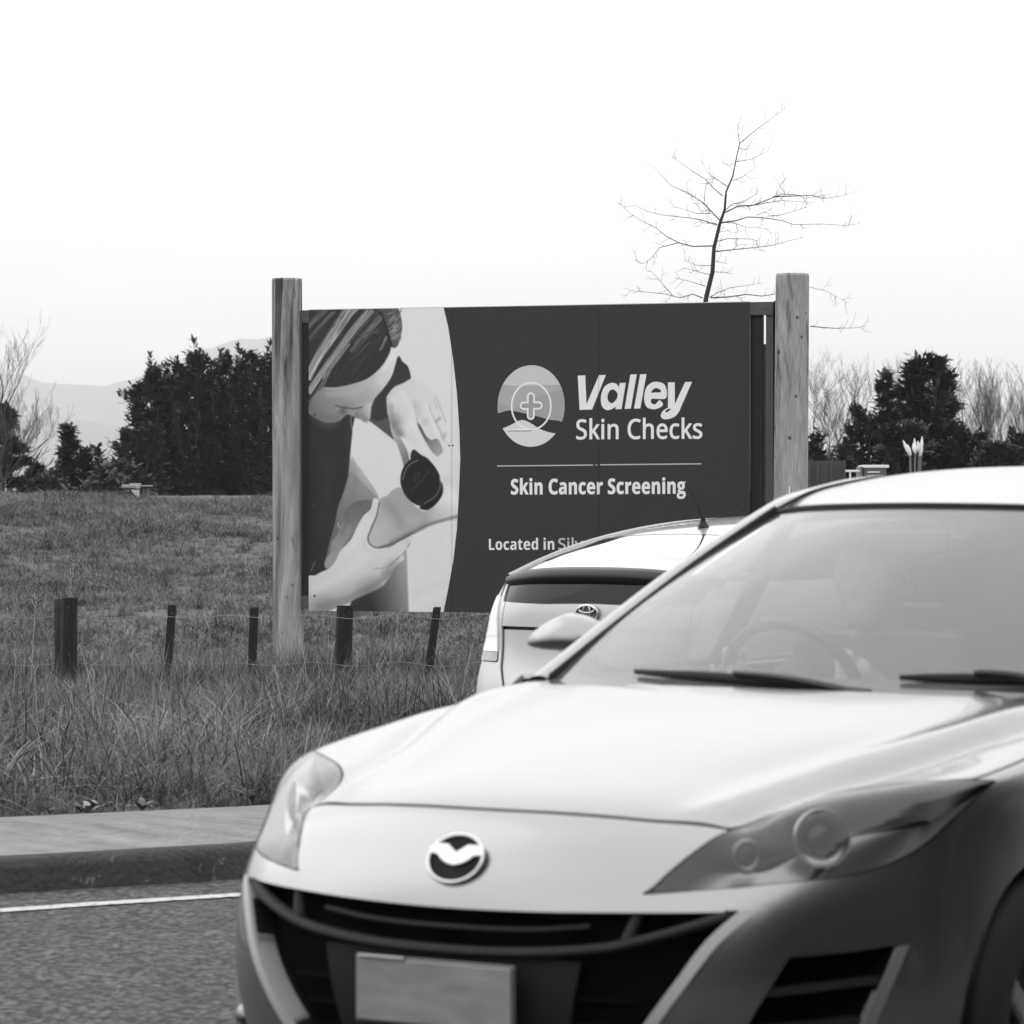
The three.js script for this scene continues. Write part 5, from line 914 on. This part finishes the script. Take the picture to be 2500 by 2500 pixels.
  const Ro = rngOf(909), trunkPts = [[640, 2600, 0, .052], [640, 1900, 0, .05], [655, 1500, 0, .046], [665, 1420, 0, .044], [712, 1230, 0, .040], [722, 1060, 0, .035], [765, 880, 0, .030], [800, 780, 0, .023], [810, 650, 0, .017], [858, 540, 0, .013], [882, 420, 0, .010], [908, 300, 0, .008]].map(([u, v, o, r]) => [...S(u, v, o), r * .52]);
  part('trunk', limbs([trunkPts], 8), barkDark, oak);
  const main = [
    [[908, 300], [888, 210], [915, 90]], [[908, 300], [1000, 225], [1110, 145], [1220, 70]], [[880, 432], [980, 425], [1100, 375]], [[880, 440], [830, 455], [785, 430]], [[905, 335], [960, 340], [1010, 318]],
    [[855, 570], [930, 540], [1025, 468]], [[820, 610], [720, 535], [680, 490], [620, 375]], [[785, 680], [720, 625], [660, 560], [590, 515], [450, 420], [400, 372]],
    [[765, 858], [650, 740], [570, 690], [400, 612], [255, 465]], [[650, 740], [655, 640], [665, 560]], [[570, 690], [530, 630], [535, 550]], [[745, 890], [640, 850], [560, 830], [370, 805], [240, 770], [150, 715]], [[700, 805], [600, 800], [480, 752], [415, 735]], [[740, 880], [630, 880], [600, 930]],
    [[720, 1042], [570, 1045], [470, 1018], [380, 970], [310, 910], [190, 850], [100, 785], [35, 715]], [[470, 1018], [330, 1055], [260, 1140], [205, 1175], [130, 1140]],
    [[715, 1185], [590, 1180], [510, 1145]], [[690, 1250], [590, 1220], [500, 1190]], [[660, 1335], [540, 1290], [440, 1260]],
    [[640, 1420], [570, 1390], [480, 1415], [370, 1385], [250, 1370], [150, 1360], [75, 1338]], [[420, 1400], [360, 1340], [300, 1280], [235, 1225]], [[690, 1415], [760, 1375], [850, 1338], [970, 1320], [1090, 1300]], [[700, 1418], [830, 1410], [960, 1390], [1080, 1400], [1160, 1385], [1430, 1330], [1560, 1360], [1720, 1445]],
    [[790, 800], [850, 740], [940, 720], [1040, 660], [1030, 620], [980, 640]], [[800, 800], [900, 750], [1010, 740], [1150, 685], [1230, 650], [1350, 655], [1400, 675], [1550, 650], [1620, 625]], [[1150, 685], [1300, 680], [1430, 675], [1510, 700], [1650, 680], [1780, 640]], [[960, 755], [1100, 725], [1220, 700], [1480, 715]], [[1230, 650], [1205, 600], [1190, 540]], [[1205, 600], [1240, 560]],
    [[770, 875], [890, 855], [970, 828], [1080, 832], [1220, 850], [1310, 880], [1500, 872], [1700, 882], [1800, 865]], [[1120, 825], [1200, 822], [1300, 795], [1410, 765]], [[780, 870], [870, 880], [950, 912], [1130, 925]],
    [[755, 945], [800, 935], [850, 928]], [[745, 1010], [820, 992], [980, 998], [1030, 1015], [1010, 1050]], [[735, 1082], [860, 1070], [1030, 1055], [1150, 1040], [1260, 1010], [1360, 990]], [[860, 1070], [900, 1030], [990, 1025]], [[720, 1230], [800, 1240], [850, 1260]], [[725, 1150], [790, 1160], [830, 1158]], [[1030, 820], [1130, 790]], [[1420, 1625], [1600, 1636], [1750, 1630], [1860, 1612]], [[1100, 600], [1150, 1630]].slice(0, 0),
  ].filter((b) => b.length);
  const twigList = [];
  for (const b of main) {
    const z = (Ro() - .5) * .5, n = b.length, len = b.reduce((s, p, i) => s + (i ? Math.hypot(p[0] - b[i - 1][0], p[1] - b[i - 1][1]) : 0), 0), r = clamp(.0024 + len / 170000, .0030, .0072);
    const P = b.map(([u, v], i) => [...S(u, v, z * (i / n) * 2), lerp(r, .0012, (i / (n - 1)) ** .8)]); twigList.push(P);
    const m = Math.round(len / 55);
    for (let k = 0; k < m; k++) {
      const i = Math.floor(Ro() * (n - 1)), f = Ro(), p0 = P[i], p1 = P[i + 1], o = p0.map((x, q) => lerp(x, p1[q], f)), a = Math.atan2(p1[1] - p0[1], p1[0] - p0[0]) + (Ro() < .5 ? 1 : -1) * (.5 + .7 * Ro()), l = .04 + .13 * Ro() ** 2, zz = (Ro() - .5) * l;
      const mid = [o[0] + Math.cos(a) * l * .5, o[1] + Math.sin(a) * l * .5, o[2] + zz * .5], end = [mid[0] + Math.cos(a + .3) * l * .5, mid[1] + Math.sin(a + .3) * l * .5 + .02, mid[2] + zz * .5];
      twigList.push([[o[0], o[1], o[2], .0019], [...mid, .0015], [...end, .001]]);
      if (Ro() < .5) twigList.push([[...mid, .0014], [mid[0] + Math.cos(a - .7) * l * .4, mid[1] + Math.sin(a - .7) * l * .4, mid[2], .001]]);
    }
  }
  part('branches', limbs(twigList, 5), barkDark, oak);
}
// ---------- fence, grasses, small things in the distance ----------
{
  const wood = new THREE.MeshStandardMaterial({ color: grey(.05), roughness: .95, map: grainTexture(256, (u, v) => .55 + 1.3 * (tnoise(u, v * .12, 20, 4, 51) - .5)) }), woodPale = new THREE.MeshStandardMaterial({ color: grey(.16), roughness: .95, map: wood.map });
  const postAt = (px, top, d, w, lean, square, label, light) => {
    const p = thing('fence_post', label, 'post', 'posts of the low wire fence'), x = rayX(px, d), y0 = groundHeight(x, d) - .25, h = EYE + (1240 - top) / 8450 * d - y0; p.position.copy(at(x, d, y0));
    const g = square ? new THREE.BoxGeometry(w, h, w * .8, 3, 14, 3).translate(0, h / 2, 0) : new THREE.CylinderGeometry(w / 2, w / 2 * 1.04, h, 20, 14).translate(0, h / 2, 0), q = g.attributes.position; for (let i = 0; i < q.count; i++) { const yy = q.getY(i), xx = q.getX(i), zz = q.getZ(i); q.setX(i, xx * (1 + .10 * N3.noise(xx * 30, yy * 6, px)) + lean * (yy / h - 1) * h); q.setY(i, yy + (yy > h * .9 ? .02 * N3.noise(xx * 40, zz * 40, px) : 0)); q.setZ(i, zz * (1 + .10 * N3.noise(zz * 30, yy * 6, px + 5))); } g.computeVertexNormals();
    part('shaft', g, light ? woodPale : wood, p); if (!square) part('cap', new THREE.CylinderGeometry(w / 2 * .98, w / 2, .012, 20).translate(0, h + .004, 0), mat(.02, 1), p);
    for (const hh of [.06, .40]) part('staple', box(.012, .012, .012, 0, h - hh, w / 2), mat(.05, .7), p);
  };
  postAt(170, 1462, 25.0, .115, .01, false, 'stout strainer post of the wire fence at the far left');
  postAt(142, 1463, 25.12, .05, .0, true, 'pale flat batten fixed to the left of the stout strainer post', true);
  postAt(421, 1478, 25.3, .058, .075, true, 'leaning square fence post second from the left');
  postAt(621, 1484, 25.4, .062, .04, true, 'square fence post just left of the billboard post');
  postAt(842, 1482, 25.4, .125, .03, false, 'thick round fence post in front of the billboard');
  postAt(1067, 1484, 25.4, .058, .13, true, 'slim leaning fence post right below the billboard edge line');
  postAt(1290, 1486, 25.4, .06, .0, true, 'fence post hidden behind the pale liftback');
  // two wires
  for (const [drop, label] of [[.075, 'upper wire of the low fence'], [.42, 'lower wire of the low fence']]) {
    const P = []; for (let k = 0; k <= 60; k++) { const px = lerp(-300, 1750, k / 60), d = 25.25 + .0 * k; P.push(new THREE.Vector3(rayX(px, d), EYE + (1240 - 1481 + 14 * Math.sin(k * .9) * .12) / 8450 * d - drop + .012 * Math.sin(k * 1.05), -d)); }
    const w = thing('fence_wire', label, 'wire', 'wires of the low fence'); part('strand', new THREE.TubeGeometry(new THREE.CatmullRomCurve3(P), 180, .0022, 5), mat(.25, .5, { metalness: .6 }), w);
  }
  // grass tufts: curved blades in a few variants, scattered as uncountable ground cover
  const tuft = (n, len, spread, wid, seed, droop) => {
    const R = rngOf(seed), pos = [], idx = [], nor = [];
    for (let k = 0; k < n; k++) {
      const a = R() * 6.283, l = len * (.45 + .7 * R()), ox = (R() - .5) * spread, oz = (R() - .5) * spread, lean = (.15 + .75 * R()) * droop, w = wid * (.6 + .7 * R()), dx = Math.cos(a), dz = Math.sin(a), sx = -dz, sz = dx, b = pos.length / 3, bend = R() < .3 ? 1.5 : 1;
      for (let i = 0; i <= 4; i++) { const t = i / 4, out = lean * l * t * t * bend, y = l * (t - .35 * lean * bend * t * t), ww = w * (1 - t ** 1.6) * .5 + .0004; pos.push(ox + dx * out - sx * ww, y, oz + dz * out - sz * ww, ox + dx * out + sx * ww, y, oz + dz * out + sz * ww); if (i) { const o = b + i * 2 - 2; idx.push(o, o + 1, o + 2, o + 1, o + 3, o + 2); } }
    }
    const g = new THREE.BufferGeometry(); g.setAttribute('position', new THREE.Float32BufferAttribute(pos, 3)); g.setIndex(idx); g.computeVertexNormals(); return g;
  };
  const R = rngOf(4242), blade = new THREE.MeshPhysicalMaterial({ color: grey(1), roughness: .75, side: THREE.DoubleSide, transmission: .25, thickness: 0 });
  const M = new THREE.Matrix4(), Q = new THREE.Quaternion(), E = new THREE.Euler(), Sx = new THREE.Vector3(), P = new THREE.Vector3();
  const scatter = (name, label, geos, count, spot, tone) => {
    const spots = geos.map(() => []);
    for (let i = 0, tries = 0; i < count && tries < count * 6; tries++) { const s = spot(); if (!s) continue; spots[Math.floor(R() * geos.length)].push(s); i++; }
    geos.forEach((g, k) => {
      const m = new THREE.InstancedMesh(g, blade, spots[k].length); m.name = numbered(name); m.castShadow = m.receiveShadow = true; m.userData.kind = 'stuff'; m.userData.label = label; m.userData.category = 'grass';
      spots[k].forEach(([x, d, s, lift = 0], i) => { E.set((R() - .5) * .35, R() * 6.283, (R() - .5) * .35); M.compose(P.set(x, groundHeight(x, d) - .01 + lift, -d), Q.setFromEuler(E), Sx.set(s, s * (.8 + .4 * R()), s)); m.setMatrixAt(i, M); m.setColorAt(i, grey(tone(x, d))); });
      scene.add(m);
    });
  };
  const clear = (x, d, m = .05) => sdPoly(paved, x, d) > m;
  const inView = (d) => (R() * 2 - 1) * (d * .168 + .5);
  scatter('verge_grass', 'long rough grass between the footpath and the wire fence', [tuft(20, .26, .16, .007, 1, 1.25), tuft(16, .32, .14, .006, 2, 1.1), tuft(24, .20, .18, .009, 3, 1.45), tuft(10, .40, .1, .006, 4, .9), tuft(18, .24, .2, .008, 5, 1.7)], 21000, () => {
    const d = 13.8 + 14.2 * Math.sqrt(R()) ** 1.15, x = inView(d); if (!clear(x, d, .06) || x > 4) return null; const n = noiseAt(x, d, .9, 6) + .5 * noiseAt(x, d, 2.6, 7); if (n < -.42) return null;
    const near = sdPoly(paved, x, d); return [x, d, (.55 + .5 * sstep(.1, 1.2, near)) * lerp(1, .62, sstep(18, 23.5, d)) * (.55 + .8 * R()) * (1 + .9 * n)];
  }, (x, d) => clamp(.066 + .055 * noiseAt(x, d, .7, 8) + .05 * noiseAt(x, d, 2.2, 18) + .06 * R() ** 2, .018, .2) * (R() < .17 ? 2.5 : 1));
  scatter('field_grass', 'short patchy grass over the rising field', [tuft(18, .13, .26, .008, 11, 1.6), tuft(14, .19, .2, .007, 12, 1.2)], 42000, () => { const d = 26.5 + 33 * R() ** .85, x = inView(d); if (x > 3.2 + (d - 27) * .5) return null; const n = noiseAt(x, d, .45, 9); return [x, d, (.5 + .7 * R() ** 2) * (1 + .8 * n)]; }, (x, d) => clamp(.072 + .06 * noiseAt(x, d * .6, .5, 10) + .05 * noiseAt(x, d, 1.6, 44) + .05 * R() ** 2, .02, .25));
  scatter('grass_clump', 'coarse dark and pale grass clumps in the verge and field', [tuft(46, .30, .12, .008, 21, 1.7), tuft(38, .24, .10, .009, 22, 2.0)], 1500, () => { const d = 14.2 + 44 * R() ** 1.5, x = inView(d); if (!clear(x, d, .15) || x > 3.2 + Math.max(0, d - 27) * .5) return null; if (noiseAt(x, d, .8, 31) < -.05) return null; return [x, d, (.45 + .7 * R()) * (d > 27 ? .75 : 1) * (d > 21 && d < 27 ? .7 : 1)]; }, () => (R() < .45 ? .025 + .03 * R() : .09 + .09 * R()));
  scatter('dry_grass', 'pale dry grass stems standing in the verge', [tuft(5, .50, .16, .0045, 41, .5), tuft(4, .62, .2, .004, 42, .35)], 520, () => { const d = 16 + 12 * R() ** .8, x = inView(d); if (!clear(x, d, .3) || x > 3 || noiseAt(x, d, .6, 51) < -.1) return null; return [x, d, (.5 + .5 * R()) * (d > 20 ? .75 : 1)]; }, () => .20 + .16 * R());
  // dry seed stalks standing over the verge
  const stalkMat = mat(.30, .9);
  const stalks = [[75, 1690, 1460, 6], [165, 1400, 1560, 4], [195, 1680, 1830, -8], [260, 1480, 1580, 14], [205, 1640, 1810, 10], [95, 1800, 1620, -5], [600, 1560, 1640, 8], [755, 1560, 1700, -9], [800, 1580, 1690, 6], [960, 1500, 1620, 7], [520, 1520, 1600, -6], [450, 1620, 1720, 7], [700, 1640, 1790, -10], [860, 1600, 1720, 6], [30, 1600, 1730, 4], [330, 1600, 1700, -4], [130, 1740, 1880, 5]];
  stalks.forEach(([px, y0, y1, lean], i) => {
    const top = Math.min(y0, y1), bot = Math.max(y0, y1), d = clamp(8450 * 1.30 / (bot - 1240), 15.5, 27), x = rayX(px, d), g = groundHeight(x, d), h = EYE + (1240 - top) / 8450 * d - g;
    const s = thing('seed_stalk', 'thin dry grass stalk standing above the verge', 'plant', 'dry seed stalks in the verge'); s.position.copy(at(x, d, g - .02));
    part('stem', limbs([[[0, 0, 0, .003], [lean * .002, h * .5, .01, .0028], [lean * .006, h, .0, .002]]], 5), stalkMat, s);
const hd = []; for (let k = 0; k < 3; k++) { const t = k / 3; hd.push([[lean * (.006 - t * .0012), h * (1 - t * .10), 0, .0022], [lean * (.006 - t * .0012) + (R() - .5) * .05, h * (1 - t * .10) + .03 + .03 * R(), (R() - .5) * .03, .0035], [lean * (.006 - t * .0012) + (R() - .5) * .09, h * (1 - t * .10) + .05 + .03 * R(), (R() - .5) * .04, .0012]]); } part('seed_head', limbs(hd, 4), stalkMat, s);
  });
  // broad weed leaves along the back of the footpath
  const leafG = (() => { const pos = [], idx = []; for (let i = 0; i <= 6; i++) { const t = i / 6, w = .028 * Math.sin(Math.PI * Math.min(1, t * .92 + .06)), y = .10 * t - .11 * t * t; pos.push(t * .17, y + .006, -w, t * .17, y, 0, t * .17, y + .006, w); if (i) { const o = i * 3 - 3; idx.push(o, o + 3, o + 1, o + 1, o + 3, o + 4, o + 1, o + 4, o + 2, o + 2, o + 4, o + 5); } } const g = new THREE.BufferGeometry(); g.setAttribute('position', new THREE.Float32BufferAttribute(pos, 3)); g.setIndex(idx); g.computeVertexNormals(); return g; })();
  const weedMat = new THREE.MeshStandardMaterial({ color: grey(.07), roughness: .55, side: THREE.DoubleSide }), weedPale = new THREE.MeshStandardMaterial({ color: grey(.22), roughness: .6, side: THREE.DoubleSide });
  for (let i = 0; i < 18; i++) {
    const k = Math.floor(lerp(0, backLine.length - 1, R())), near = backLine.filter((q) => q[0] > -2.6 && q[0] < -1.0), b = near[Math.floor(R() * near.length)], x = b[0] - .06 - R() * .22, d = b[1] + .08 + R() * .40;
    const w = thing('broadleaf_weed', 'low broad-leaved weed at the back edge of the footpath', 'plant', 'weeds along the footpath'); w.position.copy(at(x, d, groundHeight(x, d))); w.rotation.y = R() * 6; const n = 4 + Math.floor(R() * 4), s = .35 + R() * .4; w.scale.setScalar(s);
    for (let j = 0; j < n; j++) { const l = part('leaf', leafG, R() < .12 ? weedPale : weedMat, w); l.rotation.set(0, j / n * 6.283 + R(), .25 + R() * .5); l.position.y = .01; }
  }
  // small stone-coloured shelter on top of the field
  {
    const d = 57, x = rayX(335, d), y = groundHeight(x, d) - .02, k = d / 8450, s = thing('field_shelter', 'small pale shelter with a slab roof at the foot of the dark trees', 'shelter'); s.position.copy(at(x, d, y)); const stone = mat(.26, .9), palest = mat(.5, .8), grey2 = mat(.12, .9), w = 8450 / 57;
    part('roof_slab', rbox(.30, .065, .24, .02, -.10, .235, 0, 3), stone, s); part('roof_cap', rbox(.18, .03, .18, .012, -.03, .275, 0), stone, s); part('side_slab', rbox(.17, .025, .22, .01, .16, .245, 0), stone, s); part('corner_block', rbox(.07, .07, .22, .015, .02, .23, .015), mat(.33, .9), s);
    for (const [a, b] of [[-.20, -.205], [.045, .05], [.115, .105], [.19, .175]]) part('leg', limbs([[[a, -.02, .05, .016], [b, .22, .05, .013]]], 6), grey2, s);
    part('panel', new THREE.ExtrudeGeometry(new THREE.Shape([[-.095, .185], [.045, .185], [.045, .07], [.0, .06]].map((p) => new THREE.Vector2(...p))), { depth: .02, bevelEnabled: false }).translate(0, 0, .07), palest, s);
    part('shelf', rbox(.15, .02, .12, .006, -.12, .06, .02), stone, s); part('side_wall', rbox(.13, .21, .02, .006, .145, .115, .02), grey2, s); part('bundle', rbox(.06, .03, .06, .012, -.15, .165, .05), stone, s);
  }
  // parked truck with a pale cab roof and tray frame
  {
    const d = 88, S = d / 8450, g = .55, t = thing('parked_truck', 'pale parked truck with a white cab roof and tray rail right of the thick post', 'truck'); t.position.copy(at(rayX(2090, d), d, g)); const Z = (py) => EYE + (1240 - py) * S - g, X = (px) => (px - 2090) * S, white = mat(.7, .6), dim = mat(.09, .5), grey3 = mat(.3, .6);
    const b = (name, x0, x1, y0, y1, z, dp, m) => part(name, rbox((x1 - x0) * S, (y1 - y0) * S, dp, .01, X((x0 + x1) / 2), (Z(y0) + Z(y1)) / 2, z), m, t);
    b('tray_rail', 2038, 2098, 1148, 1153, .5, .05, white); for (const x of [2039, 2069]) b('rail_post', x, x + 4, 1152, 1178, .5, .04, white); b('tray_deck', 2036, 2100, 1176, 1182, 0, 1.2, grey3); b('headboard', 2095, 2101, 1140, 1182, 0, 1.2, dim); b('cab_roof', 2101, 2164, 1136, 1143, 0, 1.3, white); b('roof_lamp', 2131, 2136, 1133, 1137, 0, .05, dim); b('cab', 2104, 2158, 1143, 1215, 0, 1.2, dim); b('cab_door', 2112, 2150, 1160, 1212, .62, .03, grey3); b('window_frame', 2112, 2142, 1152, 1155, .63, .02, white); b('chassis', 2036, 2170, 1200, 1215, 0, .8, dim);
    for (const x of [2055, 2140]) part('wheel', new THREE.CylinderGeometry(.33, .33, 1.25, 20).rotateX(Math.PI / 2).translate(X(x), .33, 0), rubber, t);
  }
  // netting fence behind the thick post
  {
    const d = 70, S = d / 8450, n = thing('netting_fence', 'dark wire netting fence panel just right of the thick post', 'fence'), g = .6; n.position.copy(at(rayX(2000, d), d, g)); const Z = (py) => EYE + (1240 - py) * S - g, X = (px) => (px - 2000) * S, m = mat(.06, .8);
    for (const x of [1958, 1976, 1996, 2030, 2062]) part('post', limbs([[[X(x), -.05, 0, .02], [X(x), Z(1124), 0, .02]]], 6), m, n);
    for (let k = 0; k < 9; k++) part('wire', box(X(2064) - X(1950), .012, .012, (X(2064) + X(1950)) / 2, Z(1190 - k * 8), 0), m, n);
    part('shade_cloth', box(X(2064) - X(1950), Z(1126) - Z(1200), .01, (X(2064) + X(1950)) / 2, (Z(1126) + Z(1200)) / 2, -.05), mat(.075, .95), n);
  }
  // pampas grass with three white plumes
  {
    const d = 80, S = d / 8450, g = .6, p = thing('pampas_grass', 'pampas grass with white plumes in front of the dark evergreens', 'plant'); p.position.copy(at(rayX(2230, d), d, g)); const Z = (py) => EYE + (1240 - py) * S - g, X = (px) => (px - 2230) * S, Rp = rngOf(66), white = mat(.72, .95), stem = mat(.2, .9);
    for (const [x0, x1, y0, y1] of [[2206, 2222, 1075, 1112], [2214, 2222, 1085, 1112], [2232, 2234, 1070, 1108], [2228, 2232, 1082, 1106], [2242, 2244, 1076, 1104], [2252, 2249, 1065, 1112], [2246, 2247, 1082, 1114]]) { const zz = (Rp() - .5) * .3; part('stem', limbs([[[X((x1 + 2230) / 2), 0, zz, .012], [X(x1), Z(y1), zz, .01]]], 5), stem, p); const L = []; for (let k = 0; k <= 8; k++) { const t = k / 8; L.push([lerp(X(x1), X(x0), t), lerp(Z(y1), Z(y0), t), zz + (Rp() - .5) * .02, .004 + .038 * Math.sin(Math.PI * (t * .85 + .12)) * (.8 + .4 * Rp())]); } part('plume', limbs([L], 7), white, p); }
    const lv = []; for (let k = 0; k < 90; k++) { const a = Rp() * 6.28, l = .5 + .5 * Rp(); lv.push([[0, 0, 0, .012], [Math.cos(a) * l * .4, l * .75, Math.sin(a) * l * .4, .009], [Math.cos(a) * l * .9, l * .8, Math.sin(a) * l * .9, .003]]); } part('leaves', limbs(lv, 3), leafMid, p);
  }
  // added unseen trees beside and behind the camera, darkening what the car's flank mirrors
  const addedTreeLeaf = mat(.03, .9);
  [[9.5, 9], [8.6, 6], [9.2, 3], [8.8, 0], [9.4, -3.2], [7.5, -6.5], [4.5, -9], [1.2, -10.5], [-2.2, -11.5]].forEach(([x, d, ], k) => { const h = thing('added_tree', 'added dark tree outside the picture, there to darken reflections on the silver hatchback', 'tree', 'added unseen trees beside and behind the camera'), e = evergreen({ h: 8.5, r: 2.3, seed: 300 + k, tops: 3, taper: .45, base: .02, sprays: 3600, spray: .8, up: .4 }); h.position.copy(at(x, d, -.02)); part('trunk', e.wood, barkDark, h); part('crown', e.leaves, addedTreeLeaf, h); });
}
renderer.render(scene, camera);
